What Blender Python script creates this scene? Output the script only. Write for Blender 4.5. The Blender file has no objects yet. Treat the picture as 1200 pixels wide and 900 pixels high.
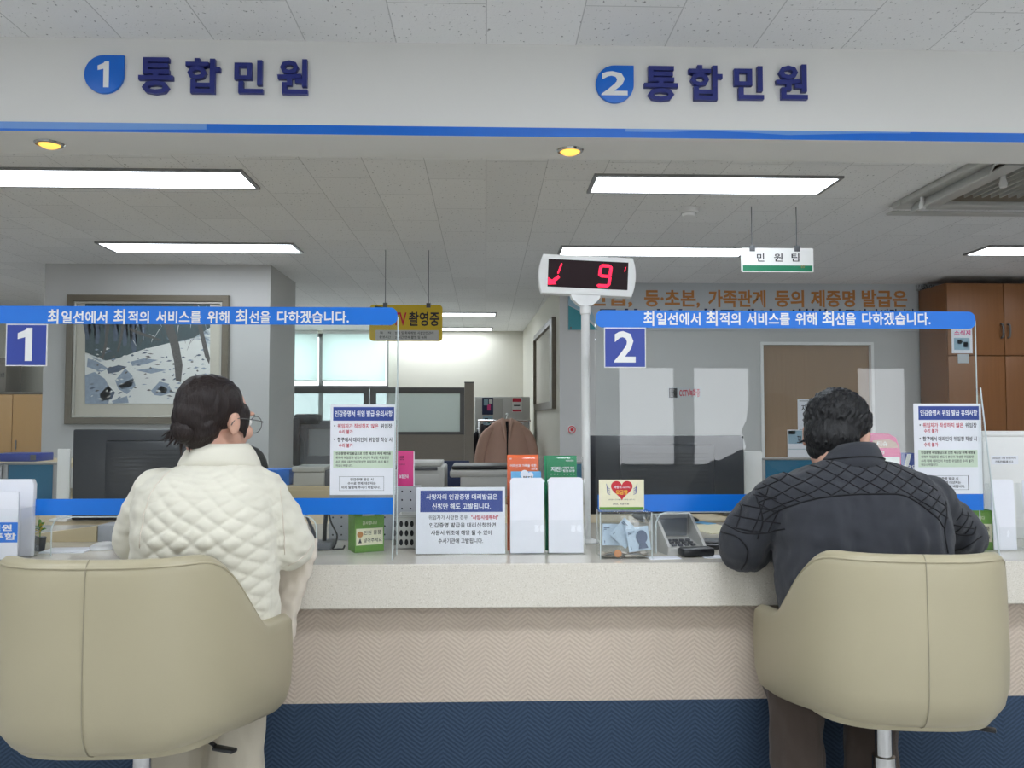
import bpy, bmesh, math, random
from mathutils import Vector, Matrix
from mathutils.bvhtree import BVHTree
import numpy as np

random.seed(7)
SC = bpy.context.scene
COL = SC.collection
PI = math.pi

# ------------------------------------------------------------------ camera, world, lights, exposure
F, W, H = 950.0, 1200, 900
CAMZ = 1.19
YAW = math.radians(1.85)
PITCH = math.atan(40 / F)
cam = bpy.data.cameras.new('camera')
cam.sensor_width = 36.0
cam.lens = 36.0 * F / W
cam.clip_start = 0.05
cam_o = bpy.data.objects.new('camera', cam)
cam_o.location = (0, 0, CAMZ)
cam_o.rotation_euler = (PI / 2 + PITCH, 0, -YAW)
COL.objects.link(cam_o)
SC.camera = cam_o

SC.view_settings.view_transform = 'Standard'
SC.view_settings.look = 'None'
SC.view_settings.gamma = 1
SC.view_settings.use_curve_mapping = False
SC.view_settings.exposure = 1.28
LAMP = 4.8          # radiance of the ceiling panels
LAMP_PUBLIC = 10.5
DAY = 2.1           # radiance of the daylight at the windows

world = bpy.data.worlds.new('world')
world.use_nodes = True
world.node_tree.nodes['Background'].inputs[0].default_value = (0.85, 0.92, 1.0, 1)
world.node_tree.nodes['Background'].inputs[1].default_value = 1.3
SC.world = world
SC.cycles.max_bounces = 10
SC.cycles.transparent_max_bounces = 32
SC.cycles.use_denoising = True
SC.cycles.sample_clamp_indirect = 6


def day_light(name, loc, rot, sx, sy, radiance):
    """Daylight that comes in at a window: an area lamp just outside its glass."""
    l = bpy.data.lights.new(name, 'AREA')
    l.shape = 'RECTANGLE'
    l.size, l.size_y = sx, sy
    l.energy = radiance * PI * sx * sy
    l.color = (0.96, 0.98, 1.0)
    o = bpy.data.objects.new(name, l)
    o.location = loc
    o.rotation_euler = rot
    COL.objects.link(o)
    return o


# windows behind the viewer, the first an unseen one added for even light (x0, x1, z0, z1), in the wall at REAR_Y
REAR_Y = -4.0
REAR_WINDOWS = [(-6.8, -5.7, 0.55, 2.05), (1.50, 2.22, 0.62, 1.81), (2.37, 3.10, 0.62, 1.81), (4.30, 4.95, 0.35, 1.81)]
for k, (x0, x1, z0, z1) in enumerate(REAR_WINDOWS):
    day_light('daylight', ((x0 + x1) / 2, REAR_Y - 0.14, (z0 + z1) / 2), (PI / 2, 0, 0), x1 - x0, z1 - z0, DAY)
day_light('daylight', (-2.3, 11.95, 1.6), (-PI / 2, 0, 0), 4.4, 1.6, 1.2)

# ------------------------------------------------------------------ pixel helper: point of the photograph on a plane
_f = Vector((math.sin(YAW) * math.cos(PITCH), math.cos(YAW) * math.cos(PITCH), math.sin(PITCH)))
_r = Vector((math.cos(YAW), -math.sin(YAW), 0))
_u = _r.cross(_f)


def ray(px, py):
    return _f + _r * ((px - 600) / F) + _u * ((450 - py) / F)


def P(px, py, Y):
    d = ray(px, py)
    return Vector((0, 0, CAMZ)) + d * (Y / d.y)


def PZ(px, py, z):
    d = ray(px, py)
    return Vector((0, 0, CAMZ)) + d * ((z - CAMZ) / d.z)


def X(px, Y):
    return P(px, 490, Y).x


def Z(py, Y, px=600):
    return P(px, py, Y).z


# ------------------------------------------------------------------ materials
def lin(c):
    out = []
    for v in c[:3]:
        v /= 255.0
        out.append(v / 12.92 if v <= 0.04045 else ((v + 0.055) / 1.055) ** 2.4)
    return (*out, 1.0)


class NT:
    def __init__(self, name):
        self.m = bpy.data.materials.new(name)
        self.m.use_nodes = True
        self.t = self.m.node_tree
        self.b = self.t.nodes['Principled BSDF']
        self.out = self.t.nodes['Material Output']

    def n(self, kind, **kw):
        x = self.t.nodes.new(kind)
        for k, v in kw.items():
            setattr(x, k, v)
        return x

    def l(self, a, b):
        self.t.links.new(a, b)

    def math(self, op, a, b=None, c=None):
        x = self.n('ShaderNodeMath', operation=op)
        for i, v in enumerate((a, b, c)):
            if v is None:
                continue
            if isinstance(v, (int, float)):
                x.inputs[i].default_value = v
            else:
                self.l(v, x.inputs[i])
        return x.outputs[0]

    def mix(self, fac, a, b):
        x = self.n('ShaderNodeMix', data_type='RGBA')
        for sock, v in ((x.inputs[0], fac), (x.inputs[6], a), (x.inputs[7], b)):
            if isinstance(v, (int, float)):
                sock.default_value = v
            elif isinstance(v, tuple):
                sock.default_value = v
            else:
                self.l(v, sock)
        return x.outputs[2]

    def coord(self, kind='Object'):
        return self.n('ShaderNodeTexCoord').outputs[kind]

    def noise(self, vec, scale, detail=3, rough=0.5):
        x = self.n('ShaderNodeTexNoise')
        x.inputs['Scale'].default_value = scale
        x.inputs['Detail'].default_value = detail
        x.inputs['Roughness'].default_value = rough
        self.l(vec, x.inputs['Vector'])
        return x.outputs['Fac']

    def mapping(self, vec, scale=(1, 1, 1), rot=(0, 0, 0)):
        x = self.n('ShaderNodeMapping')
        x.inputs['Scale'].default_value = scale
        x.inputs['Rotation'].default_value = rot
        self.l(vec, x.inputs['Vector'])
        return x.outputs[0]

    def bump(self, height, strength=0.3, dist=0.01):
        x = self.n('ShaderNodeBump')
        x.inputs['Strength'].default_value = strength
        x.inputs['Distance'].default_value = dist
        self.l(height, x.inputs['Height'])
        self.l(x.outputs[0], self.b.inputs['Normal'])

    def ramp(self, fac, stops):
        x = self.n('ShaderNodeValToRGB')
        e = x.color_ramp.elements
        while len(e) < len(stops):
            e.new(0.5)
        for el, (p, c) in zip(e, stops):
            el.position = p
            el.color = c
        self.l(fac, x.inputs[0])
        return x.outputs[0]


def mat(name, col, rough=0.5, metal=0.0, spec=0.5, grain=0.06, gscale=40, bump=0.0, bscale=200, coat=0.0, sheen=0.0):
    t = NT(name)
    c = lin(col)
    v = t.coord()
    n = t.noise(v, gscale)
    d = tuple(x * (1 - grain) for x in c[:3]) + (1,)
    e = tuple(min(1, x * (1 + grain)) for x in c[:3]) + (1,)
    t.l(t.mix(n, d, e), t.b.inputs['Base Color'])
    t.b.inputs['Roughness'].default_value = rough
    t.b.inputs['Metallic'].default_value = metal
    t.b.inputs['Specular IOR Level'].default_value = spec
    t.b.inputs['Coat Weight'].default_value = coat
    t.b.inputs['Sheen Weight'].default_value = sheen
    if bump:
        t.bump(t.noise(v, bscale, 4), bump, 0.002)
    return t.m


def emit(name, col, strength):
    t = NT(name)
    t.b.inputs['Base Color'].default_value = lin(col)
    t.b.inputs['Emission Color'].default_value = lin(col)
    t.b.inputs['Emission Strength'].default_value = strength
    t.b.inputs['Roughness'].default_value = 0.5
    return t.m


def clear_mat(name, tint=(0.97, 0.985, 0.98), haze=0.02, gloss=1.0):
    """Thin clear sheet: transparent with a Fresnel reflection on its outer faces and a little surface haze."""
    t = NT(name)
    t.t.nodes.remove(t.b)
    tr = t.n('ShaderNodeBsdfTransparent')
    tr.inputs[0].default_value = (*tint, 1)
    gl = t.n('ShaderNodeBsdfGlossy')
    gl.inputs['Roughness'].default_value = 0.02
    df = t.n('ShaderNodeBsdfDiffuse')
    df.inputs[0].default_value = (0.8, 0.84, 0.84, 1)
    fr = t.n('ShaderNodeFresnel')
    fr.inputs[0].default_value = 1.49
    geo = t.n('ShaderNodeNewGeometry')
    front = t.math('SUBTRACT', 1.0, geo.outputs['Backfacing'])
    fac = t.math('MULTIPLY', t.math('MULTIPLY', fr.outputs[0], front), gloss)
    m1 = t.n('ShaderNodeMixShader')
    m1.inputs[0].default_value = haze
    t.l(tr.outputs[0], m1.inputs[1])
    t.l(df.outputs[0], m1.inputs[2])
    m2 = t.n('ShaderNodeMixShader')
    t.l(fac, m2.inputs[0])
    t.l(m1.outputs[0], m2.inputs[1])
    t.l(gl.outputs[0], m2.inputs[2])
    t.l(m2.outputs[0], t.out.inputs[0])
    return t.m


def ceiling_mat():
    t = NT('ceiling_tile')
    v = t.coord()
    br = t.n('ShaderNodeTexBrick')
    br.offset = 0.5
    for k, val in (('Scale', 1.0), ('Mortar Size', 0.0022), ('Brick Width', 0.6), ('Row Height', 0.3), ('Mortar Smooth', 0.3)):
        br.inputs[k].default_value = val
    br.inputs['Color1'].default_value = (0.94, 0.94, 0.94, 1)
    br.inputs['Color2'].default_value = (1, 1, 1, 1)
    br.inputs['Mortar'].default_value = (0.66, 0.66, 0.66, 1)
    t.l(t.mapping(v, rot=(0, 0, PI / 2)), br.inputs['Vector'])
    fis = t.noise(t.mapping(v, scale=(1, 0.7, 1)), 75, 2, 0.6)
    spots = t.ramp(fis, [(0.0, (0.32, 0.32, 0.32, 1)), (0.29, (0.4, 0.4, 0.4, 1)), (0.36, (1, 1, 1, 1))])
    x = t.n('ShaderNodeMix', data_type='RGBA', blend_type='MULTIPLY')
    x.inputs[0].default_value = 1
    t.l(br.outputs['Color'], x.inputs[6])
    t.l(spots, x.inputs[7])
    y = t.n('ShaderNodeMix', data_type='RGBA', blend_type='MULTIPLY')
    y.inputs[0].default_value = 1
    t.l(x.outputs[2], y.inputs[6])
    y.inputs[7].default_value = lin((236, 236, 235))
    t.l(y.outputs[2], t.b.inputs['Base Color'])
    t.b.inputs['Roughness'].default_value = 0.95
    t.b.inputs['Specular IOR Level'].default_value = 0.1
    t.bump(t.noise(v, 120, 4), 0.4, 0.003)
    return t.m


def herringbone(name, c0, c1, band=0.065, pitch=0.0135, soft=0.5):
    """Woven chevrons: diagonal threads that turn at every band."""
    t = NT(name)
    s = t.n('ShaderNodeSeparateXYZ')
    v = t.coord()
    t.l(v, s.inputs[0])
    tri = t.math('PINGPONG', s.outputs[0], band)
    ph = t.math('DIVIDE', t.math('ADD', t.math('MULTIPLY', tri, 0.75), s.outputs[2]), pitch)
    fr = t.math('PINGPONG', ph, 0.5)
    w = t.math('MULTIPLY', fr, 2.0)
    nz = t.noise(v, 3, 3)
    fine = t.noise(v, 260, 2)
    fac = t.math('MULTIPLY', t.math('ADD', t.math('MULTIPLY', w, 0.7), t.math('MULTIPLY', fine, 0.5)), soft + 0.3)
    col = t.mix(fac, lin(c0), lin(c1))
    t.l(t.mix(t.math('MULTIPLY', nz, 0.25), col, lin(tuple(x * 0.9 for x in c0))), t.b.inputs['Base Color'])
    t.b.inputs['Roughness'].default_value = 0.75
    t.b.inputs['Specular IOR Level'].default_value = 0.25
    t.bump(w, 0.35, 0.003)
    return t.m


def stone_mat():
    t = NT('speckled_stone')
    v = t.coord()
    a = t.noise(v, 260, 2, 0.6)
    c = t.ramp(a, [(0.30, lin((196, 188, 174))), (0.42, lin((217, 211, 198))), (0.62, lin((221, 215, 203))), (0.72, lin((236, 232, 224)))])
    t.l(c, t.b.inputs['Base Color'])
    t.b.inputs['Roughness'].default_value = 0.16
    t.b.inputs['Specular IOR Level'].default_value = 0.5
    return t.m


def wood_mat(name, c0, c1, rough=0.45, vert=True):
    t = NT(name)
    v = t.coord()
    g = t.noise(t.mapping(v, scale=(28, 28, 1.2) if vert else (1.2, 28, 28)), 1.5, 5, 0.6)
    t.l(t.mix(g, lin(c0), lin(c1)), t.b.inputs['Base Color'])
    t.b.inputs['Roughness'].default_value = rough
    return t.m


def hair_mat(name, c0, c1):
    t = NT(name)
    v = t.coord()
    g = t.noise(t.mapping(v, scale=(90, 90, 14)), 2.5, 4, 0.6)
    t.l(t.mix(g, lin(c0), lin(c1)), t.b.inputs['Base Color'])
    t.b.inputs['Roughness'].default_value = 0.42
    t.b.inputs['Specular IOR Level'].default_value = 0.35
    t.bump(g, 0.8, 0.004)
    return t.m


def fabric_mat(name, col, grain=0.1, scale=500, bump=0.25, wr=9):
    t = NT(name)
    v = t.coord()
    w = t.noise(v, scale, 2)
    big = t.noise(v, wr, 4, 0.6)
    c = lin(col)
    d = tuple(x * (1 - grain) for x in c[:3]) + (1,)
    e = tuple(min(1, x * (1 + grain)) for x in c[:3]) + (1,)
    t.l(t.mix(t.math('MULTIPLY_ADD', big, 0.5, t.math('MULTIPLY', w, 0.5)), d, e), t.b.inputs['Base Color'])
    t.b.inputs['Roughness'].default_value = 0.9
    t.b.inputs['Specular IOR Level'].default_value = 0.2
    t.b.inputs['Sheen Weight'].default_value = 0.15
    t.bump(t.math('ADD', t.math('MULTIPLY', big, 2.0), w), bump, 0.008)
    return t.m


def leather_mat(name, col):
    t = NT(name)
    v = t.coord()
    n = t.noise(v, 3, 3)
    c = lin(col)
    t.l(t.mix(n, tuple(x * 0.94 for x in c[:3]) + (1,), tuple(x * 1.05 for x in c[:3]) + (1,)), t.b.inputs['Base Color'])
    t.b.inputs['Roughness'].default_value = 0.42
    t.b.inputs['Specular IOR Level'].default_value = 0.45
    t.bump(t.noise(v, 420, 3), 0.12, 0.001)
    return t.m


def painting_mat():
    """A loose watercolour of snow: pale ground with blue-grey washes."""
    t = NT('watercolour')
    v = t.coord()
    n = t.noise(t.mapping(v, scale=(5, 5, 11)), 1.6, 6, 0.62)
    c = t.ramp(n, [(0.34, lin((92, 108, 124))), (0.43, lin((150, 164, 176))), (0.5, lin((206, 212, 212))), (0.6, lin((222, 224, 216))), (0.7, lin((170, 178, 180)))])
    t.l(c, t.b.inputs['Base Color'])
    t.b.inputs['Roughness'].default_value = 0.6
    return t.m


M = dict(
    wall=mat('wall_paint', (196, 196, 194), 0.85, grain=0.03, gscale=3, bump=0.05),
    wall_warm=mat('wall_paint_warm', (216, 213, 200), 0.85, grain=0.03, gscale=3),
    beam=mat('beam_paint', (222, 221, 217), 0.7, grain=0.02, gscale=2),
    ceiling=ceiling_mat(),
    floor=mat('floor_tile', (204, 203, 200), 0.35, grain=0.08, gscale=6),
    navy_letter=mat('navy_letter', (32, 42, 120), 0.4),
    blue=mat('blue_film', (8, 114, 216), 0.35, grain=0.02),
    blue_beam=mat('blue_beam_film', (4, 104, 206), 0.35, grain=0.02),
    blue_pale=mat('pale_blue_film', (104, 150, 214), 0.35, grain=0.02),
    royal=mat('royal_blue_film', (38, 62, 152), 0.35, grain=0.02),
    white=mat('white_plastic', (232, 232, 230), 0.4, grain=0.02),
    paper=mat('white_paper', (232, 234, 240), 0.6, grain=0.015),
    paper_gloss=mat('glossy_white_paper', (234, 235, 242), 0.3, grain=0.015),
    ink=mat('black_ink', (38, 38, 44), 0.6),
    red=mat('red_ink', (196, 30, 60), 0.6),
    notice_blue=mat('notice_blue_ink', (48, 70, 146), 0.55, grain=0.03),
    notice_green=mat('notice_green_tint', (206, 222, 200), 0.6, grain=0.02),
    stone=stone_mat(),
    beige_weave=herringbone('beige_weave', (186, 170, 153), (224, 210, 194)),
    navy_weave=herringbone('navy_weave', (32, 48, 68), (74, 94, 118)),
    leather=leather_mat('beige_leather', (172, 163, 136)),
    thread=mat('beige_thread', (150, 143, 122), 0.6),
    chrome=mat('chrome', (200, 200, 200), 0.12, metal=1.0, grain=0.02),
    steel=mat('brushed_steel', (150, 150, 150), 0.35, metal=1.0, grain=0.05),
    black=mat('black_plastic', (26, 27, 30), 0.35, grain=0.05),
    black_soft=mat('black_soft', (20, 21, 24), 0.7, grain=0.05),
    monitor=mat('monitor_black', (30, 33, 42), 0.3, grain=0.05),
    acrylic=clear_mat('clear_acrylic', haze=0.012),
    acrylic_edge=mat('acrylic_edge', (205, 214, 214), 0.2, grain=0.02),
    holder=clear_mat('clear_holder', tint=(0.985, 0.99, 0.99), haze=0.012),
    glass=clear_mat('window_glass', haze=0.01),
    frosted=clear_mat('frosted_film', tint=(0.86, 0.93, 0.91), haze=0.42, gloss=0.5),
    led=emit('led_red', (255, 12, 58), 0.85),
    led_panel=mat('led_panel', (30, 5, 12), 0.4, spec=0.15, grain=0.02),
    lamp=emit('lamp_diffuser', (238, 246, 255), LAMP),
    lamp_public=emit('lamp_diffuser_public', (240, 247, 255), LAMP_PUBLIC),
    bulb=emit('warm_bulb', (255, 196, 90), 0.55),
    alu=mat('aluminium_frame', (150, 150, 150), 0.4, metal=0.6, grain=0.03),
    dark_frame=mat('dark_frame', (96, 94, 92), 0.5),
    picture_frame=wood_mat('picture_frame_wood', (92, 84, 70), (120, 112, 96), 0.4, False),
    silver=mat('silver_trim', (190, 188, 180), 0.3, metal=0.5),
    mat_board=mat('mat_board', (196, 192, 178), 0.8),
    painting=painting_mat(),
    bark=mat('painted_bark', (92, 90, 88), 0.7, grain=0.4, gscale=60),
    rock=mat('painted_rock', (142, 156, 172), 0.7, grain=0.3, gscale=40),
    rock_dark=mat('painted_dark_rock', (86, 98, 116), 0.7, grain=0.35, gscale=40),
    snow=mat('painted_snow', (222, 224, 220), 0.7, grain=0.05, gscale=30),
    pine=mat('painted_pine', (72, 88, 92), 0.7, grain=0.4, gscale=60),
    cabinet=wood_mat('cabinet_wood', (126, 82, 46), (146, 98, 58)),
    cabinet_light=wood_mat('light_cabinet_wood', (204, 158, 98), (214, 170, 110)),
    door=wood_mat('door_wood', (140, 112, 84), (160, 132, 102)),
    teal=mat('teal_fabric', (38, 110, 146), 0.85, grain=0.12, gscale=300),
    tan=mat('tan_laminate', (196, 180, 146), 0.5, grain=0.03),
    grey_laminate=mat('grey_laminate', (168, 170, 174), 0.5, grain=0.03),
    grey_beige=mat('grey_beige_panel', (136, 128, 118), 0.7, grain=0.05),
    office_grey=mat('office_grey_plastic', (186, 186, 182), 0.45, grain=0.03),
    office_dark=mat('dark_grey_plastic', (88, 90, 94), 0.45, grain=0.04),
    screen_grey=mat('grey_screen', (138, 142, 146), 0.25, grain=0.03),
    hole=mat('dark_hole', (40, 40, 42), 0.9),
    green_leaf=mat('green_card', (100, 150, 50), 0.6, grain=0.25, gscale=90),
    yellow=mat('yellow_sign', (206, 176, 34), 0.5, grain=0.02),
    cream=mat('cream_card', (232, 226, 196), 0.6, grain=0.05),
    green_stripe=mat('green_stripe', (30, 122, 88), 0.5),
    orange_ink=mat('orange_ink', (188, 124, 62), 0.6),
    navy_ink=mat('navy_ink', (30, 44, 80), 0.6),
    banner=mat('banner_cloth', (190, 194, 196), 0.7, grain=0.03, gscale=5),
    banner_teal=mat('banner_teal', (62, 140, 150), 0.7),
    banner_blue=mat('banner_blue', (150, 180, 196), 0.7),
    pink=mat('pink_card', (222, 66, 136), 0.5, grain=0.05),
    orange=mat('orange_card', (236, 106, 52), 0.45, grain=0.06),
    sky_card=mat('sky_blue_card', (110, 178, 222), 0.45, grain=0.1),
    green_card=mat('deep_green_card', (10, 134, 84), 0.45, grain=0.05),
    heart=mat('heart_red', (196, 30, 46), 0.4),
    gold=mat('gold_ink', (236, 186, 60), 0.5),
    note_blue=mat('banknote_blue', (186, 204, 218), 0.7, grain=0.12, gscale=160),
    note_dark=mat('banknote_dark', (96, 108, 130), 0.7, grain=0.2, gscale=200),
    coin=mat('coin_metal', (168, 156, 140), 0.3, metal=0.8, grain=0.1),
    copper=mat('copper_coin', (170, 120, 82), 0.35, metal=0.8, grain=0.1),
    coat=fabric_mat('coat_brown', (204, 168, 152)),
    cloth_black=fabric_mat('cloth_black', (34, 34, 38)),
    skin=mat('skin', (214, 168, 146), 0.5, grain=0.06, gscale=30, bump=0.05, bscale=300),
    lip=mat('lip', (176, 100, 96), 0.45),
    eye_white=mat('eye_white', (230, 228, 224), 0.2),
    iris=mat('iris', (40, 26, 18), 0.15),
    hair_w=hair_mat('brown_black_hair', (17, 12, 12), (46, 33, 30)),
    hair_m=hair_mat('black_hair', (9, 9, 10), (32, 32, 34)),
    quilt=fabric_mat('cream_quilt', (226, 222, 206), 0.04, 600, 0.10, 30),
    tan_cloth=fabric_mat('tan_cloth', (224, 213, 197), 0.05, 600, 0.25),
    cream_cloth=fabric_mat('cream_cloth', (198, 190, 172), 0.06, 600, 0.3),
    jacket=fabric_mat('charcoal_cotton', (57, 59, 65), 0.16, 700, 0.35),
    piping=mat('black_piping', (16, 17, 22), 0.8),
    trousers=fabric_mat('brown_cotton', (74, 64, 58), 0.12, 600, 0.35),
    shoe=mat('dark_shoe', (40, 38, 38), 0.5),
    blind=None,
)


def blind_mat():
    t = NT('blind_cloth')
    t.t.nodes.remove(t.b)
    d = t.n('ShaderNodeBsdfDiffuse')
    d.inputs[0].default_value = lin((232, 238, 234))
    tr = t.n('ShaderNodeBsdfTranslucent')
    tr.inputs[0].default_value = lin((226, 238, 236))
    m = t.n('ShaderNodeMixShader')
    m.inputs[0].default_value = 0.55
    t.l(d.outputs[0], m.inputs[1])
    t.l(tr.outputs[0], m.inputs[2])
    t.l(m.outputs[0], t.out.inputs[0])
    return t.m


M['blind'] = blind_mat()

# ------------------------------------------------------------------ object helpers
def thing(name, label, cat, loc=(0, 0, 0), group=None):
    o = bpy.data.objects.new(name, None)
    o.empty_display_size = 0.05
    COL.objects.link(o)
    o.location = loc
    o['label'] = label
    o['category'] = cat
    if group:
        o['group'] = group
    return o


def tag(o, label, cat, group=None):
    o['label'] = label
    o['category'] = cat
    if group:
        o['group'] = group
    return o


def offset_of(o):
    v = Vector((0, 0, 0))
    while o is not None:
        v += o.location
        o = o.parent
    return v


def link_mesh(name, me, mats, parent=None, smooth=None):
    for m in (mats if isinstance(mats, (list, tuple)) else [mats]):
        me.materials.append(m)
    o = bpy.data.objects.new(name, me)
    COL.objects.link(o)
    if parent is not None:
        o.parent = parent
    if smooth is not None:
        me.polygons.foreach_set('use_smooth', [True] * len(me.polygons))
        if smooth < 180:
            try:
                me.set_sharp_from_angle(angle=math.radians(smooth))
            except Exception:
                pass
    return o


def obj(name, bm, mats, parent=None, smooth=35, centre=True):
    """Link a bmesh that was built in world coordinates as one mesh object (under PARENT or by itself)."""
    bmesh.ops.recalc_face_normals(bm, faces=bm.faces)
    off = offset_of(parent) if parent is not None else Vector((0, 0, 0))
    loc = Vector((0, 0, 0))
    if parent is None and centre:
        vs = [v.co for v in bm.verts]
        loc = Vector(((min(v.x for v in vs) + max(v.x for v in vs)) / 2, (min(v.y for v in vs) + max(v.y for v in vs)) / 2, min(v.z for v in vs)))
    bmesh.ops.translate(bm, verts=bm.verts, vec=-(off + loc))
    me = bpy.data.meshes.new(name)
    bm.to_mesh(me)
    bm.free()
    o = link_mesh(name, me, mats, parent, smooth)
    o.location = loc
    return o


def struct(name, bm, mats, smooth=35):
    o = obj(name, bm, mats, None, smooth, centre=False)
    o['kind'] = 'structure'
    return o


def copy_tree(o, parent=None):
    c = o.copy()
    COL.objects.link(c)
    if parent is not None:
        c.parent = parent
    for ch in list(o.children):
        copy_tree(ch, c)
    return c


def B():
    return bmesh.new()


def add_bm(bm, t, mi=0):
    for f in t.faces:
        f.material_index = mi
    me = bpy.data.meshes.new('tmp')
    t.to_mesh(me)
    t.free()
    bm.from_mesh(me)
    bpy.data.meshes.remove(me)
    return bm


def box(bm, c, s, bev=0.0, seg=2, rot=None, mi=0):
    t = bmesh.new()
    bmesh.ops.create_cube(t, size=1.0)
    bmesh.ops.scale(t, verts=t.verts, vec=s)
    if bev > 0:
        bmesh.ops.bevel(t, geom=list(t.edges) + list(t.verts), offset=min(bev, 0.49 * min(s)), segments=seg, affect='EDGES', profile=0.5)
    if rot is not None:
        bmesh.ops.transform(t, verts=t.verts, matrix=rot.to_4x4())
    bmesh.ops.translate(t, verts=t.verts, vec=c)
    return add_bm(bm, t, mi)


def box2(bm, lo, hi, bev=0.0, seg=2, mi=0):
    c = [(a + b) / 2 for a, b in zip(lo, hi)]
    s = [max(1e-5, abs(b - a)) for a, b in zip(lo, hi)]
    return box(bm, c, s, bev, seg, None, mi)


def prism(bm, poly, y0, y1, bev=0.0, mi=0):
    """Extrude a polygon given in x, z from y0 to y1."""
    t = bmesh.new()
    vs = [t.verts.new((p[0], y0, p[1])) for p in poly]
    f = t.faces.new(vs)
    r = bmesh.ops.extrude_face_region(t, geom=[f])
    nv = [g for g in r['geom'] if isinstance(g, bmesh.types.BMVert)]
    bmesh.ops.translate(t, verts=nv, vec=(0, y1 - y0, 0))
    bmesh.ops.recalc_face_normals(t, faces=t.faces)
    if bev > 0:
        caps = [e for e in t.edges if abs(e.verts[0].co.y - e.verts[1].co.y) < 1e-6]
        bmesh.ops.bevel(t, geom=caps, offset=bev, segments=2, affect='EDGES', profile=0.5)
    return add_bm(bm, t, mi)


def rrect(x0, z0, x1, z1, r, n=5):
    out = []
    for cx, cz, a0 in ((x1 - r, z0 + r, -PI / 2), (x1 - r, z1 - r, 0), (x0 + r, z1 - r, PI / 2), (x0 + r, z0 + r, PI)):
        for k in range(n + 1):
            a = a0 + PI / 2 * k / n
            out.append((cx + r * math.cos(a), cz + r * math.sin(a)))
    return out


def skin_rings(bm, rings, cap=True, close=False, mi=0):
    """Loft through rings of points (all the same count)."""
    t = bmesh.new()
    vv = [[t.verts.new(p) for p in r] for r in rings]
    n = len(rings[0])
    m = len(rings)
    for i in range(m if close else m - 1):
        a, b = vv[i], vv[(i + 1) % m]
        for k in range(n):
            t.faces.new((a[k], a[(k + 1) % n], b[(k + 1) % n], b[k]))
    if cap and not close:
        t.faces.new(list(reversed(vv[0])))
        t.faces.new(vv[-1])
    bmesh.ops.recalc_face_normals(t, faces=t.faces)
    return add_bm(bm, t, mi)


def ell(c, rx, ry, n=28, e=2.0):
    out = []
    for k in range(n):
        a = 2 * PI * k / n
        ca, sa = math.cos(a), math.sin(a)
        out.append((c[0] + rx * math.copysign(abs(ca) ** (2 / e), ca), c[1] + ry * math.copysign(abs(sa) ** (2 / e), sa), c[2]))
    return out


def spline(pts, n):
    """Catmull-Rom through points (tuples of any length)."""
    p = [np.array(q, float) for q in pts]
    p = [2 * p[0] - p[1]] + p + [2 * p[-1] - p[-2]]
    out = []
    for i in range(1, len(p) - 2):
        for k in range(n):
            t = k / n
            out.append(0.5 * (2 * p[i] + (p[i + 1] - p[i - 1]) * t + (2 * p[i - 1] - 5 * p[i] + 4 * p[i + 1] - p[i + 2]) * t * t + (3 * p[i] - p[i - 1] - 3 * p[i + 1] + p[i + 2]) * t ** 3))
    out.append(p[-2])
    return out


def tube(bm, pts, r, n=8, mi=0, smooth_n=0, cap=True):
    """A round bar through points; R one radius or one for each point."""
    rr = list(r) if isinstance(r, (list, tuple)) else [r] * len(pts)
    if smooth_n:
        q = spline([(*p, a) for p, a in zip(pts, rr)], smooth_n)
        pts = [Vector(v[:3]) for v in q]
        rr = [float(v[3]) for v in q]
    pts = [Vector(p) for p in pts]
    rings = []
    up = None
    for i, p in enumerate(pts):
        d = (pts[min(i + 1, len(pts) - 1)] - pts[max(i - 1, 0)]).normalized()
        if up is None:
            up = Vector((0, 0, 1)) if abs(d.z) < 0.9 else Vector((0, 1, 0))
        s = d.cross(up).normalized()
        up = s.cross(d).normalized()
        rings.append([p + s * (math.cos(2 * PI * k / n) * rr[i]) + up * (math.sin(2 * PI * k / n) * rr[i]) for k in range(n)])
    return skin_rings(bm, rings, cap, False, mi)


def capsule(bm, a, b, ra, rb, n=14):
    """A tapered limb with round ends."""
    a, b = Vector(a), Vector(b)
    d = (b - a)
    L = d.length or 1e-6
    d.normalize()
    pts, rr = [], []
    for k in range(5):
        t = PI / 2 * (1 - k / 5)
        pts.append(a - d * ra * math.sin(t)); rr.append(max(1e-4, ra * math.cos(t)))
    for k in range(5):
        t = PI / 2 * k / 4.6
        pts.append(b + d * rb * math.sin(t)); rr.append(max(1e-4, rb * math.cos(t)))
    return tube(bm, pts, rr, n)


def lathe(bm, c, prof, n=24, mi=0):
    rings = [[(c[0] + r * math.cos(2 * PI * k / n), c[1] + r * math.sin(2 * PI * k / n), c[2] + z) for k in range(n)] for r, z in prof]
    return skin_rings(bm, rings, True, False, mi)


def ball(bm, c, r, sub=3, rot=None, mi=0):
    t = bmesh.new()
    bmesh.ops.create_icosphere(t, subdivisions=sub, radius=1.0)
    bmesh.ops.scale(t, verts=t.verts, vec=r if isinstance(r, (tuple, list)) else (r, r, r))
    if rot is not None:
        bmesh.ops.transform(t, verts=t.verts, matrix=rot.to_4x4())
    bmesh.ops.translate(t, verts=t.verts, vec=c)
    return add_bm(bm, t, mi)


def disc(bm, c, r, y0, y1, n=24, mi=0):
    return prism(bm, [(c[0] + r * math.cos(2 * PI * k / n), c[1] + r * math.sin(2 * PI * k / n)) for k in range(n)], y0, y1, 0, mi)


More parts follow.
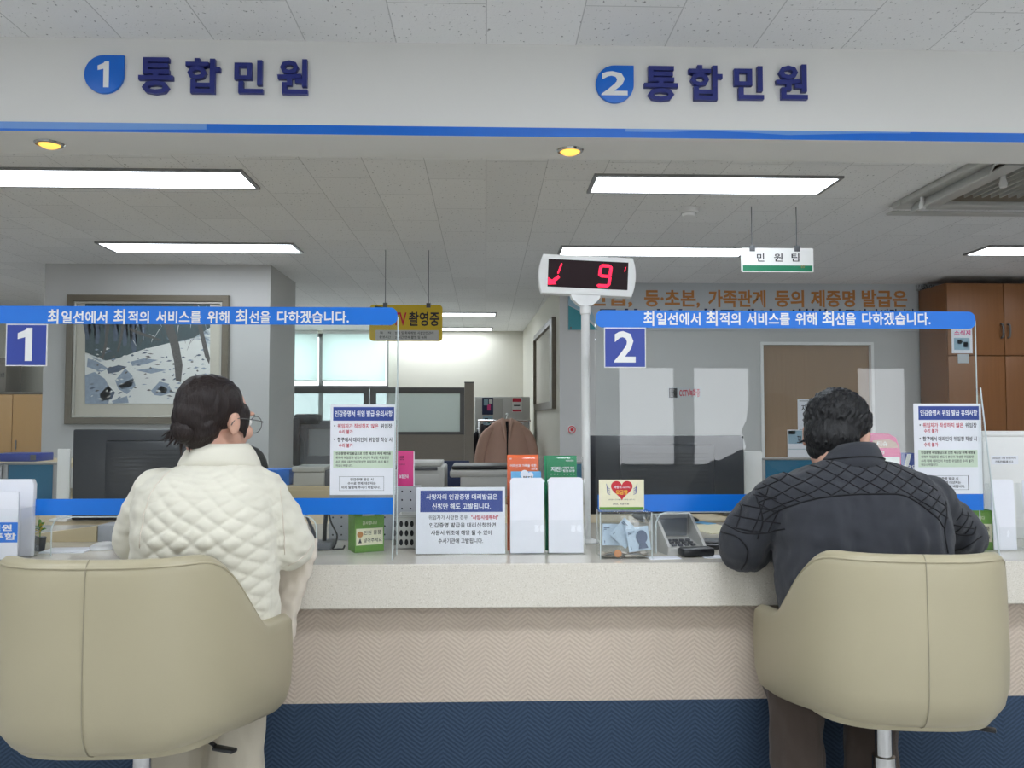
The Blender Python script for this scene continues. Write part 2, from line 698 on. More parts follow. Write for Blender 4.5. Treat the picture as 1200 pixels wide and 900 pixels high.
def fuse(bm, voxel, smooth=6, factor=0.5):
    """Melt overlapping shapes into one continuous surface; returns a mesh."""
    me = bpy.data.meshes.new('fuse')
    bm.to_mesh(me)
    bm.free()
    o = bpy.data.objects.new('fuse', me)
    COL.objects.link(o)
    m = o.modifiers.new('r', 'REMESH')
    m.mode = 'VOXEL'
    m.voxel_size = voxel
    s = o.modifiers.new('s', 'SMOOTH')
    s.iterations = smooth
    s.factor = factor
    bpy.context.view_layer.update()
    dg = bpy.context.evaluated_depsgraph_get()
    res = bpy.data.meshes.new_from_object(o.evaluated_get(dg))
    bpy.data.objects.remove(o)
    bpy.data.meshes.remove(me)
    return res


def mesh_obj(name, me, mats, parent, smooth=180):
    """Link a world-space mesh under PARENT."""
    off = offset_of(parent)
    me.transform(Matrix.Translation(-off))
    me.name = name
    me.materials.clear()
    return link_mesh(name, me, mats, parent, smooth)


# ------------------------------------------------------------------ lettering
_cache = {}


def glyphs(s, bold):
    key = (s, bold)
    if key in _cache:
        return _cache[key]
    c = bpy.data.curves.new('t', 'FONT')
    c.body = s
    c.size = 1.0
    c.resolution_u = 2
    c.offset = bold
    c.fill_mode = 'FRONT'
    o = bpy.data.objects.new('t', c)
    COL.objects.link(o)
    bpy.context.view_layer.update()
    dg = bpy.context.evaluated_depsgraph_get()
    me = bpy.data.meshes.new_from_object(o.evaluated_get(dg))
    v = np.array([tuple(x.co)[:2] for x in me.vertices])
    f = [tuple(p.vertices) for p in me.polygons]
    bpy.data.objects.remove(o)
    bpy.data.curves.remove(c)
    bpy.data.meshes.remove(me)
    _cache[key] = (v, f)
    return v, f


def digit_one(bm, x0, z0, x1, z1, y, thick=0.0008):
    """A bold upright 1 with a flag."""
    w, h = x1 - x0, z1 - z0
    pts = [(0.52, 0), (1, 0), (1, 1), (0.62, 1), (0.5, 0.93), (0, 0.84), (0, 0.66), (0.52, 0.72)]
    return prism(bm, [(x0 + a * w, z0 + b * h) for a, b in pts], y, y - thick)


def letter(bm, s, x0, z0, x1, z1, y, bold=0.012, mi=0, thick=0.0, fr=None):
    """Write S so that it fills the rectangle x0..x1, z0..z1 on the plane y, facing -y. FR: a function that carries (x, y, z) elsewhere."""
    v, f = glyphs(s, bold)
    lo, hi = v.min(0), v.max(0)
    q = (v - lo) / (hi - lo)
    t = bmesh.new()
    vs = [t.verts.new((x0 + a * (x1 - x0), y, z0 + b * (z1 - z0))) for a, b in q]
    for p in f:
        try:
            t.faces.new([vs[i] for i in p])
        except ValueError:
            pass
    if thick:
        bmesh.ops.remove_doubles(t, verts=t.verts, dist=1e-6)
        r = bmesh.ops.extrude_face_region(t, geom=list(t.faces))
        bmesh.ops.translate(t, verts=[g for g in r['geom'] if isinstance(g, bmesh.types.BMVert)], vec=(0, -thick, 0))
    if fr:
        for w in t.verts:
            w.co = fr(w.co)
    return add_bm(bm, t, mi)


def flat(bm, x0, z0, x1, z1, y, mi=0, r=0.0, th=0.0006, fr=None):
    """A printed patch on the plane y, facing -y."""
    t = bmesh.new()
    prism(t, rrect(x0, z0, x1, z1, r) if r else [(x0, z0), (x1, z0), (x1, z1), (x0, z1)], y, y - th)
    if fr:
        for w in t.verts:
            w.co = fr(w.co)
    return add_bm(bm, t, mi)


def moved(bm, mat4):
    bmesh.ops.transform(bm, verts=bm.verts, matrix=mat4)
    return bm


def about(p, rot):
    return Matrix.Translation(p) @ rot.to_4x4() @ Matrix.Translation(-Vector(p))


def R(x0, y0, x1, y1, Y):
    """Photo rectangle -> (x0, z0, x1, z1) on the plane Y."""
    a, b = P(x0, y1, Y), P(x1, y0, Y)
    return a.x, a.z, b.x, b.z


# ================================================================== THE SETTING
CEIL = CAMZ + 1.25
TOP = 0.75                      # counter top
YC = 2.47                       # its front edge
YA = 2.645                      # the acrylic partitions
YW = 7.42                       # wall of the door and the banner
YFAR = 11.6                     # window wall of the alcove

bm = B(); box2(bm, (-7, REAR_Y - 0.1, -0.1), (6, 12.3, 0)); struct('floor', bm, M['floor'])
bm = B(); box2(bm, (-7, REAR_Y - 0.1, CEIL), (6, 12.3, CEIL + 0.1)); struct('ceiling', bm, M['ceiling'])

# wall behind the viewer with its window openings
bm = B()
xs = sorted({-7.0, 6.0, *[w[0] for w in REAR_WINDOWS], *[w[1] for w in REAR_WINDOWS]})
for a, b in zip(xs[:-1], xs[1:]):
    w = [q for q in REAR_WINDOWS if abs(q[0] - a) < 1e-6]
    if w:
        box2(bm, (a, REAR_Y - 0.1, 0), (b, REAR_Y, w[0][2]))
        box2(bm, (a, REAR_Y - 0.1, w[0][3]), (b, REAR_Y, CEIL))
    else:
        box2(bm, (a, REAR_Y - 0.1, 0), (b, REAR_Y, CEIL))
struct('wall_rear', bm, M['wall'])
for k, (x0, x1, z0, z1) in enumerate(REAR_WINDOWS):
    bm = B()
    for lo, hi in (((x0, z0), (x1, z0 + 0.04)), ((x0, z1 - 0.04), (x1, z1)), ((x0, z0), (x0 + 0.04, z1)), ((x1 - 0.04, z0), (x1, z1))):
        box2(bm, (lo[0], REAR_Y - 0.07, lo[1]), (hi[0], REAR_Y - 0.02, hi[1]))
    struct('window_%d' % (k + 1), bm, M['dark_frame'])
bm = B(); box2(bm, (-7.1, REAR_Y - 0.1, 0), (-7, 12.3, CEIL)); struct('wall_west', bm, M['wall'])
bm = B(); box2(bm, (6, REAR_Y - 0.1, 0), (6.1, 12.3, CEIL)); struct('wall_east', bm, M['wall'])

# wall with the door, the banner and the cabinets; the alcove's side wall meets it
xa = X(656, YW)
xb = X(613, YFAR)
DX0, DZ0, DX1, DZ1 = R(895, 404, 1020, 540, YW)
bm = B()
box2(bm, (xa + 0.001, YW, 0), (DX0, YW + 0.12, CEIL))
box2(bm, (DX0, YW, DZ1), (DX1, YW + 0.12, CEIL))
box2(bm, (DX1, YW, 0), (6, YW + 0.12, CEIL))
struct('wall_back', bm, M['wall'])
bm = B()
skin_rings(bm, [[(xa, YW + 0.001, z), (xb, YFAR, z), (xb + 0.12, YFAR, z), (xa + 0.12, YW + 0.119, z)] for z in (0, CEIL)])
struct('wall_side', bm, M['wall_warm'])
# window wall of the alcove
WX0, WX1 = -6.2, X(455, YFAR)
bm = B()
box2(bm, (-7, YFAR, 0), (xb + 0.2, YFAR + 0.12, 0.95))
box2(bm, (WX1, YFAR, 0.95), (xb + 0.2, YFAR + 0.12, CEIL))
box2(bm, (-7, YFAR, 0.95), (WX0, YFAR + 0.12, CEIL))
box2(bm, (WX0, YFAR, CEIL - 0.04), (WX1, YFAR + 0.12, CEIL))
struct('wall_far', bm, M['wall_warm'])
bm = B()
xs = [WX0 + (WX1 - WX0) * k / 5 for k in range(6)]
for x in xs:
    box2(bm, (x - 0.03, YFAR + 0.02, 0.95), (x + 0.03, YFAR + 0.09, CEIL - 0.04))
for z in (0.97, 1.63, CEIL - 0.07):
    box2(bm, (WX0, YFAR + 0.02, z - 0.025), (WX1, YFAR + 0.09, z + 0.025))
struct('window_6', bm, M['alu'])
bm = B(); box2(bm, (WX0, YFAR + 0.05, 0.95), (WX1, YFAR + 0.056, CEIL - 0.04)); struct('window_7', bm, M['glass'])

# column with the painting
CX0, CX1 = X(49, 6.63), X(315, 6.63)
CYB = 7.5
bm = B(); box2(bm, (CX0, 6.63, 0), (CX1, CYB, CEIL)); struct('column', bm, M['wall'])

# header beam over the counter
BY = 2.66
BZ = Z(160.5, BY)
BYB = PZ(600, 186, BZ).y
bm = B(); box2(bm, (-7, BY, BZ), (6, BYB, CEIL)); struct('beam', bm, M['beam'])
bm = B()
z0, z1 = Z(160, BY), Z(149.5, BY)
flat(bm, -6.9, z0, 5.9, z1, BY, th=0.002)


def wave(px0, px1, top, low):
    a = [(P(px0, top, BY).x, P(px0, top, BY).z)]
    pts = [(px0, low[0])] + [(px0 + (px1 - px0) * (k + 1) / len(low), v) for k, v in enumerate(low[1:])] + [(px1, low[-1])]
    up = [(P(px, z1_px, BY).x, z1) for px, z1_px in ((px1, top), (px0, top))]
    return [(P(px, v, BY).x, P(px, v, BY).z) for px, v in pts] + up


for px0, px1, low in ((-80, 242, (149.5, 150.5, 151.5, 152)), (733, 1066, (154.5, 155, 153.5, 155.5, 158.5, 157.5, 156.5))):
    pl = wave(px0, px1, 149, low)
    q = []
    for p in pl:
        if not q or abs(p[0] - q[-1][0]) + abs(p[1] - q[-1][1]) > 1e-4:
            q.append((p[0], min(max(p[1], z0 + 0.001), z1 - 0.0003)))
    n0 = len(bm.faces)
    prism(bm, q, BY - 0.002, BY - 0.0026, mi=1)
o = struct('trim_1', bm, [M['blue_beam'], M['blue_pale']])

# ================================================================== BEAM SIGNS AND LIGHTS
def beam_sign(num, badge, chars, label):
    x0, z0, x1, z1 = R(*badge, BY)
    t = thing('counter_sign', label, 'sign', ((x0 + x1) / 2, BY, z0))
    r = (x1 - x0) / 2
    cx, cz = (x0 + x1) / 2, (z0 + z1) / 2
    pts = [(cx + r * math.cos(PI / 2 + 1.5 * PI * k / 36), cz + r * math.sin(PI / 2 + 1.5 * PI * k / 36)) for k in range(37)]
    pts.append((cx + r, cz + r))
    bm = B(); prism(bm, pts, BY, BY - 0.012, 0.0015)
    bd = obj('badge', bm, M['blue_beam'], t)
    bm = B()
    h = (z1 - z0)
    wN = h * (0.22 if num == '1' else 0.36)
    if num == '1':
        digit_one(bm, cx - h * 0.15, cz - h * 0.34, cx + h * 0.13, cz + h * 0.32, BY - 0.0122)
    else:
        letter(bm, num, cx - wN * 0.98, cz - h * 0.30, cx + wN * 0.9, cz + h * 0.33, BY - 0.0122, 0.02, thick=0.001)
    obj('numeral', bm, M['white'], bd)
    for ch, px in chars:
        bm = B()
        letter(bm, ch, *R(*px, BY), BY - 0.001, 0.024, thick=0.016)
        obj('letter', bm, M['navy_letter'], t)
    return t


beam_sign('1', (100, 66, 147, 111), [('통', (164, 70, 205, 112)), ('합', (219, 71, 260, 111)), ('민', (276, 73, 310, 111)), ('원', (326, 72, 362, 112))], 'navy raised lettering over the seated woman, its round blue badge with a slim figure one')
beam_sign('2', (698, 78, 742, 122), [('통', (754, 80, 793, 120)), ('합', (806, 79, 845, 119)), ('민', (859, 80, 893, 118)), ('원', (908, 78, 944, 118))], 'navy raised lettering over the leaning man, its round blue badge with a curved figure two')


def downlight(px, py, label):
    p = PZ(px, py, BZ)
    t = thing('downlight', label, 'ceiling light', p, 'small round lights under the beam')
    bm = B()
    n = 28
    rings = [[(p.x + r * math.cos(2 * PI * k / n), p.y + r * math.sin(2 * PI * k / n), p.z + z) for k in range(n)] for r, z in ((0.034, -0.001), (0.048, -0.001), (0.044, -0.006), (0.036, -0.007))]
    skin_rings(bm, rings, cap=False, close=True)
    obj('ring', bm, M['chrome'], t)
    bm = B(); lathe(bm, p, [(0.0345, -0.002), (0.03, -0.010), (0.018, -0.016), (0.004, -0.018)], 20)
    obj('bulb', bm, M['bulb'], t)


downlight(58, 168, 'small round warm downlight under the beam below badge 1')
downlight(668, 176, 'small round warm downlight under the beam above the number display')


def panel_light(x0, x1, y0, y1, label, m='lamp'):
    t = thing('ceiling_light', label, 'ceiling light', ((x0 + x1) / 2, (y0 + y1) / 2, CEIL - 0.03), 'long ceiling light panels')
    bm = B()
    fw = 0.02
    z0, z1 = CEIL - 0.012, CEIL
    box2(bm, (x0 - fw, y0 - fw, z0), (x0, y1 + fw, z1)); box2(bm, (x1, y0 - fw, z0), (x1 + fw, y1 + fw, z1))
    box2(bm, (x0, y0 - fw, z0), (x1, y0, z1)); box2(bm, (x0, y1, z0), (x1, y1 + fw, z1))
    obj('frame', bm, M['alu'], t)
    bm = B(); box2(bm, (x0, y0, CEIL - 0.009), (x1, y1, CEIL - 0.004))
    obj('diffuser', bm, M[m], t)


def px_light(pl, pr, label):
    a, b = PZ(*pl, CEIL), PZ(*pr, CEIL)
    y = (a.y + b.y) / 2
    panel_light(a.x, b.x, y, y + 0.29, label)


px_light((-40, 197), (280, 199), 'long light panel close behind the beam above the seated woman')
px_light((700, 206), (985, 206), 'long light panel close behind the beam above the number display')
px_light((116, 284), (341, 285), 'long light panel above the column with the painting')
px_light((660, 288.5), (879, 289.5), 'long light panel above the hanging white sign')
px_light((1160, 288), (1380, 289), 'long light panel above the brown wall cabinets')
px_light((440, 366), (580, 366), 'distant light panel behind the yellow hanging sign, the higher of two')
px_light((446, 383.5), (576, 384), 'distant light panel behind the yellow hanging sign, the lower of two')
# panels of the public side, over and behind the viewer
for x, y in ((-2.2, 0.9), (0.6, 0.9), (3.2, 0.9), (-2.2, -1.6), (0.6, -1.6), (3.2, -1.6)):
    panel_light(x - 0.63, x + 0.63, y, y + 0.29, 'long light panel over the waiting side of the counter', 'lamp_public')
for x, y in ((-6.0, 7.4), (-6.0, 5.2)):  # unseen panels, added to light the cabinets beyond the column
    panel_light(x, x + 1.26, y, y + 0.29, 'long light panel added out of view to brighten the far office beyond the white column')

# air conditioner set in the ceiling
ax0, ay0 = 2.36, 3.62
t = thing('air_conditioner', 'square ceiling air conditioner with an open flap behind the beam', 'air conditioner', (ax0 + 0.45, ay0 + 0.45, CEIL - 0.05))
bm = B()
s = 0.98
for lo, hi in (((0, 0), (s, 0.1)), ((0, s - 0.1), (s, s)), ((0, 0.1), (0.1, s - 0.1)), ((s - 0.1, 0.1), (s, s - 0.1))):
    box2(bm, (ax0 + lo[0], ay0 + lo[1], CEIL - 0.035), (ax0 + hi[0], ay0 + hi[1], CEIL), 0.008)
obj('frame', bm, M['office_grey'], t)
bm = B(); box2(bm, (ax0 + 0.1, ay0 + 0.1, CEIL - 0.012), (ax0 + s - 0.1, ay0 + s - 0.1, CEIL)); obj('recess', bm, M['picture_frame'], t)
bm = B()
for k in range(12):
    box2(bm, (ax0 + 0.24 + 0.05 * k - 0.004, ay0 + 0.24, CEIL - 0.03), (ax0 + 0.24 + 0.05 * k + 0.004, ay0 + s - 0.24, CEIL - 0.012))
obj('grille', bm, M['office_grey'], t)
for k in range(3):
    bm = B()
    if k == 0:
        box(bm, (ax0 + 0.06, ay0 + s / 2, CEIL - 0.055), (0.012, s - 0.26, 0.085), 0.004, rot=Matrix.Rotation(0.5, 3, 'Y'))
    elif k == 1:
        box(bm, (ax0 + s / 2, ay0 + s + 0.03, CEIL - 0.05), (s, 0.075, 0.012), 0.004)
    else:
        box(bm, (ax0 + 0.17, ay0 + s / 2, CEIL - 0.04), (0.1, s - 0.26, 0.01), 0.004)
    obj('flap', bm, M['office_grey'], t)
for dx, dy in ((0.04, 0.72), (0.22, 0.3)):
    p = (ax0 + dx, ay0 + dy, CEIL - 0.1)
    bm = B(); lathe(bm, p, [(0.016, 0), (0.02, 0.02), (0.012, 0.045), (0.012, 0.1)], 14)
    obj('nozzle', bm, M['white'], t)

p = PZ(807, 244, CEIL)
t = thing('smoke_detector', 'round white smoke detector on the ceiling above the hanging white sign', 'smoke detector', p)
bm = B(); lathe(bm, p, [(0.012, -0.052), (0.036, -0.048), (0.044, -0.03), (0.058, -0.024), (0.062, 0)], 28)
obj('housing', bm, M['white'], t)
bm = B(); lathe(bm, p, [(0.046, -0.0295), (0.0465, -0.034), (0.04, -0.036)], 28)
obj('grille', bm, M['office_grey'], t)

# ================================================================== THE COUNTER
t = thing('service_counter', 'long service counter with speckled stone top, beige woven front and navy base', 'counter', (0, 2.9, 0))
bm = B()
prof = [(YC + 0.003, TOP), (3.42, TOP), (3.42, TOP - 0.04), (YC + 0.09, TOP - 0.04), (YC + 0.09, TOP - 0.132), (YC + 0.003, TOP - 0.132), (YC, TOP - 0.129), (YC, TOP - 0.003)]
skin_rings(bm, [[(x, y, z) for y, z in prof] for x in (-3.2, 3.4)])
obj('worktop', bm, M['stone'], t)
YF = 2.54
ZK = Z(822, YF)
bm = B(); box2(bm, (-3.2, YF, ZK), (3.4, YF + 0.06, TOP - 0.13)); obj('front_panel', bm, M['beige_weave'], t)
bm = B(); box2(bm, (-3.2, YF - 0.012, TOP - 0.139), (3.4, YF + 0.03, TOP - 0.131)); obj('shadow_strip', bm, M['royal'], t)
bm = B(); box2(bm, (-3.2, YF, 0.0), (3.4, YF + 0.06, ZK)); obj('kick_panel', bm, M['navy_weave'], t)
for x in (-3.1, -1.5, 0.0, 1.5, 3.3):
    bm = B(); box2(bm, (x - 0.012, YF + 0.06, 0), (x + 0.012, 3.35, TOP - 0.04)); obj('support', bm, M['tan'], t)

# ================================================================== ACRYLIC PARTITIONS
TEXT = [('최', 56, 69, 362.5, 380), ('일선에서', 72, 126, 364.5, 379), ('최', 133, 147, 362.5, 380), ('적의', 150, 175, 364.5, 379), ('서비스를', 183, 236, 364.5, 379), ('위해', 243, 269, 364.5, 379), ('최', 276, 290, 362.5, 380), ('선을', 292, 317, 364.5, 379), ('다하겠습니다.', 325, 409, 364.5, 379)]


def partition(pl, pr, ytop, ystripe, cut, txt, plate, num, plate_px, label):
    x0, x1 = X(pl, YA), X(pr, YA)
    zt = Z(ytop, YA)
    zb = TOP
    t = thing('counter_partition', label, 'partition', ((x0 + x1) / 2, YA, TOP))
    c0, c1, cz = X(cut[0], YA), X(cut[1], YA), Z(cut[2], YA)
    r = 0.04
    poly = [(x0, zb), (c0, zb)]
    poly += [(c0 + r - r * math.cos(a * PI / 12), cz - r + r * math.sin(a * PI / 12)) for a in range(7)]
    poly += [(c1 - r + r * math.sin(a * PI / 12), cz - r + r * math.cos(a * PI / 12)) for a in range(7)]
    poly += [(c1, zb), (x1, zb)]
    poly += [(x1 - r + r * math.cos(a * PI / 12), zt - r + r * math.sin(a * PI / 12)) for a in range(7)]
    poly += [(x0 + r - r * math.sin(a * PI / 12), zt - r + r * math.cos(a * PI / 12)) for a in range(7)]
    bm = B(); prism(bm, poly, YA, YA + 0.005)
    sh = obj('acrylic_sheet', bm, M['acrylic'], t)
    # polished edge of the pass-through
    bm = B()
    edge = [(c0, zb)] + poly[2:16] + [(c1, zb)]
    tube(bm, [(a, YA + 0.0025, b) for a, b in edge], 0.0022, 6)
    obj('edge', bm, M['acrylic_edge'], sh)
    bm = B(); tube(bm, [(x1, YA + 0.0025, zb), (x1, YA + 0.0025, zt - 0.03)], 0.0022, 6)
    obj('edge', bm, M['acrylic_edge'], sh)
    za, zc = Z(txt[0][3] - 1.5, YA), Z(txt[0][4] + 1.5, YA)
    bm = B(); prism(bm, rrect(x0 + 0.001, zc, x1 - 0.001, za, 0.024), YA - 0.0005, YA - 0.0012)
    st = obj('top_strip', bm, M['blue'], t)
    bm = B()
    for s, a, b, c, d in txt:
        letter(bm, s, *R(a, c, b, d, YA), YA - 0.0016, 0.022)
    obj('lettering', bm, M['white'], st)
    bm = B(); flat(bm, X(ystripe[0], YA), Z(ystripe[3], YA), X(ystripe[2], YA), Z(ystripe[1], YA), YA - 0.0005, th=0.0006)
    obj('lower_stripe', bm, M['blue'], t)
    bm = B(); flat(bm, *R(*plate_px, YA), YA - 0.0006, th=0.003, mi=0)
    e = 0.003
    q = R(*plate_px, YA)
    flat(bm, q[0] + e, q[1] + e, q[2] - e, q[3] - e, YA - 0.0036, th=0.0006, mi=1)
    pp = obj('number_plate', bm, [M['white'], M['royal']], t)
    a, b, c, d = q
    bm = B()
    w = c - a
    h = d - b
    if num == '1':
        digit_one(bm, a + w * 0.29, b + h * 0.12, a + w * 0.64, b + h * 0.91, YA - 0.0045)
    else:
        letter(bm, num, a + w * 0.24, b + h * 0.13, a + w * 0.75, b + h * 0.91, YA - 0.0046, 0.022)
    obj('numeral', bm, M['white'], pp)
    # triangular wing at the end, standing out towards the visitor
    xw = x1 - 0.004
    t2 = bmesh.new()
    zw = Z(454, YA)
    f = [t2.verts.new(v) for v in ((xw, YA - 0.02, zw), (xw, YA, zw), (xw, YA, zb), (xw, YA - 0.10, zb))]
    fc = t2.faces.new(f)
    rr = bmesh.ops.extrude_face_region(t2, geom=[fc])
    bmesh.ops.translate(t2, verts=[g for g in rr['geom'] if isinstance(g, bmesh.types.BMVert)], vec=(0.005, 0, 0))
    w_ = obj('wing', t2, M['acrylic'], t)
    bm = B(); tube(bm, [(xw + 0.0025, YA - 0.02, zw), (xw + 0.0025, YA - 0.10, zb)], 0.0025, 6)
    obj('edge', bm, M['acrylic_edge'], w_)
    return t


txt2 = [(s, 754 + (a - 56) * 0.952, 754 + (b - 56) * 0.952, c + 2, d + 2) for s, a, b, c, d in TEXT]
partition(-60, 465.5, 361, (-60, 583, 463, 602), (63, 372, 604), TEXT, None, '1', (7, 380, 56.5, 429), 'clear acrylic counter screen with blue strip and number 1 plate')
partition(698, 1146, 363.5, (700, 580, 1150, 600), (768, 1062, 601), txt2, None, '2', (708, 384, 756.5, 431), 'clear acrylic counter screen with blue strip and number 2 plate')

# ================================================================== BACK OF THE OFFICE
# ---- painting on the column
YP = 6.63
q = R(78, 347, 270, 497, YP)
t = thing('framed_painting', 'framed snow landscape painting hung on the white column', 'painting', ((q[0] + q[2]) / 2, YP, q[1]))


def frame(bm, x0, z0, x1, z1, w, y0, y1, bev=0.004, mi=0):
    """A mitred picture frame."""
    prof = [(0, y0), (0, y1 + bev), (bev, y1), (w - bev, y1), (w, y1 + bev), (w, y0)]
    rings = []
    for cx, cz, sx, sz in ((x0, z0, 1, 1), (x1, z0, -1, 1), (x1, z1, -1, -1), (x0, z1, 1, -1)):
        rings.append([(cx + sx * a, y, cz + sz * a) for a, y in prof])
    return skin_rings(bm, rings, cap=False, close=True, mi=mi)


bm = B(); frame(bm, *q, 0.052, YP, YP - 0.045); obj('frame', bm, M['picture_frame'], t)
bm = B(); frame(bm, q[0] + 0.052, q[1] + 0.052, q[2] - 0.052, q[3] - 0.052, 0.018, YP, YP - 0.035); obj('inner_frame', bm, M['silver'], t)
bm = B(); flat(bm, q[0] + 0.06, q[1] + 0.06, q[2] - 0.06, q[3] - 0.06, YP - 0.008, th=0.004); obj('mat_board', bm, M['mat_board'], t)
a = R(100.5, 352, 247, 473, YP - 0.01)
bm = B(); flat(bm, *a, YP - 0.012, th=0.003); pic = obj('picture', bm, M['painting'], t)
YQ = YP - 0.0155


def blob(bm, pts, y, mi):
    prism(bm, [(P(x, z, YP).x, P(x, z, YP).z) for x, z in pts], y, y - 0.0005, mi=mi)


bm = B()
# dusky tree line, snow banks, rocks of the stream and the trunks, as brush shapes
blob(bm, [(101, 353), (247, 353), (247, 384), (228, 396), (205, 402), (178, 412), (150, 420), (128, 424), (101, 413)], YQ, 4)
for k in range(14):
    x = 104 + k * 5.4
    h = random.uniform(18, 42)
    blob(bm, [(x - 2, 372 + h), (x - 4 + random.uniform(-2, 2), 372 + h * 0.3), (x - 1, 356), (x + 2, 362), (x + 4, 374 + h * 0.5), (x + 2, 372 + h)], YQ - 0.0006, 4 if k % 2 else 2)
blob(bm, [(101, 414), (118, 424), (140, 420), (168, 410), (200, 402), (236, 398), (247, 410), (247, 473), (101, 473)], YQ - 0.0012, 3)
for pts, c in (
        ([(101, 440), (112, 436), (124, 444), (132, 458), (128, 473), (101, 473)], 1), ([(118, 462), (128, 452), (136, 460), (132, 468), (120, 470)], 2),
        ([(136, 446), (148, 432), (156, 440), (160, 452), (150, 462), (140, 456)], 1), ([(140, 452), (152, 446), (158, 444), (156, 452), (148, 456), (144, 456)], 2),
        ([(178, 458), (188, 447), (199, 450), (202, 460), (190, 464), (182, 463)], 1), ([(184, 458), (190, 452), (198, 456), (194, 462)], 2),
        ([(214, 452), (232, 440), (247, 446), (247, 462), (224, 462)], 1), ([(132, 470), (150, 464), (152, 472), (134, 473)], 1),
        ([(104, 420), (116, 424), (128, 432), (120, 436), (103, 430)], 1), ([(126, 432), (140, 428), (150, 430), (140, 436), (128, 438)], 2),
        ([(154, 424), (170, 420), (186, 422), (172, 427), (156, 429)], 1), ([(160, 434), (180, 431), (196, 434), (178, 438)], 1)):
    blob(bm, pts, YQ - 0.0018, c)
for pts in ([(189, 353), (197, 353), (203, 378), (211, 404), (215, 428), (213, 448), (207, 446), (205, 424), (200, 402), (192, 378)],
            [(226, 353), (231, 353), (238, 384), (247, 420), (246, 427), (241, 418), (235, 392)],
            [(127, 353), (131, 353), (130, 380), (126, 408), (122, 422), (120, 420), (124, 400)],
            [(144, 358), (147, 358), (147, 384), (141, 412), (138, 412), (143, 388)],
            [(152, 384), (168, 390), (190, 398), (190, 400), (166, 393), (152, 387)]):
    blob(bm, pts, YQ - 0.0024, 0)
rnd = random.Random(21)
for k in range(150):
    x, y = rnd.uniform(104, 240), rnd.uniform(408, 470)
    w_, h_ = rnd.uniform(2, 8), rnd.uniform(0.5, 1.8)
    tl = rnd.uniform(-2.5, 1.0)
    blob(bm, [(x, y), (x + w_ * .5, y - h_ + tl * .5), (min(x + w_, 246.5), y + tl), (x + w_ * .5, y + h_ * .6 + tl * .5)], YQ - 0.0021, rnd.choice((1, 1, 2, 3, 3, 0)))
for k in range(44):
    x, y = rnd.uniform(150, 244), rnd.uniform(356, 400)
    dx, dy = rnd.uniform(-9, 9), rnd.uniform(3, 16)
    x2 = min(max(x + dx, 102), 246)
    blob(bm, [(x, y), (x + .7, y), (x2 + .3, min(y + dy, 440)), (x2, min(y + dy, 440))], YQ - 0.0022, rnd.choice((0, 0, 3, 1)))
obj('brushwork', bm, [M['bark'], M['rock'], M['rock_dark'], M['snow'], M['pine']], pic)

# ---- blinds, one for each bay of the alcove windows
zb_ = Z(446, YFAR - 0.06)
step = (WX1 - WX0) / 5
for k in range(5):
    x0, x1 = WX0 + step * k + 0.035, WX0 + step * (k + 1) - 0.035
    lab = ['pale roller blind drawn most of the way down, next to the yellow hanging sign', 'pale roller blind drawn most of the way down, next to the column with the painting', 'pale roller blind on the alcove window hidden behind the column']
    t = thing('roller_blind', lab[min(2, 4 - k)], 'window blind', ((x0 + x1) / 2, YFAR - 0.06, zb_), 'roller blinds of the alcove windows')
    bm = B(); box2(bm, (x0, YFAR - 0.062, zb_), (x1, YFAR - 0.060, CEIL - 0.05)); obj('cloth', bm, M['blind'], t)
    bm = B(); tube(bm, [(x0, YFAR - 0.06, CEIL - 0.03), (x1, YFAR - 0.06, CEIL - 0.03)], 0.025, 12); obj('roller', bm, M['white'], t)
    bm = B(); box2(bm, (x0, YFAR - 0.07, zb_ - 0.02), (x1, YFAR - 0.052, zb_), 0.003); obj('bottom_bar', bm, M['white'], t)

# ---- glazed office screen in front of the windows
YS = 8.5


def screen(pl, pr, pt, pane_px, label):
    x0, x1 = X(pl, YS), X(pr, YS)
    zt = Z(pt, YS)
    t = thing('office_screen', label, 'partition', ((x0 + x1) / 2, YS, 0), 'grey glazed office screens')
    a = R(*pane_px, YS)
    bm = B()
    box2(bm, (x0, YS, a[3]), (x1, YS + 0.05, zt), 0.004); box2(bm, (x0, YS, a[1] - 0.03), (x1, YS + 0.05, a[1]), 0.004)
    box2(bm, (x0, YS, a[1]), (a[0], YS + 0.05, a[3])); box2(bm, (a[2], YS, a[1]), (x1, YS + 0.05, a[3]))
    obj('frame', bm, M['dark_frame'], t)
    bm = B(); box2(bm, (a[0], YS + 0.02, a[1]), (a[2], YS + 0.026, a[3])); obj('pane', bm, M['frosted'], t)
    bm = B(); box2(bm, (x0, YS + 0.005, 0), (x1, YS + 0.045, a[1] - 0.03)); obj('lower_panel', bm, M['grey_beige'], t)


screen(250, 432, 454, (256, 461, 426, 507), 'grey glazed office screen below the blinds, between column and narrow upright')
screen(433, 544, 454, (440, 461, 539, 506), 'grey glazed office screen with one wide pane beside the tall end post')
t = thing('screen_post', 'tall grey end post of the glazed screen beside the metal locker', 'post', (X(549.5, YS), YS, 0))
bm = B(); box2(bm, (X(544.3, YS), YS - 0.01, 0), (X(555, YS), YS + 0.07, Z(449, YS)), 0.006); obj('post_body', bm, M['grey_beige'], t)
bm = B(); box2(bm, (X(544, YS), YS - 0.012, Z(449, YS)), (X(555.3, YS), YS + 0.072, Z(447.5, YS)), 0.003); obj('cap', bm, M['dark_frame'], t)

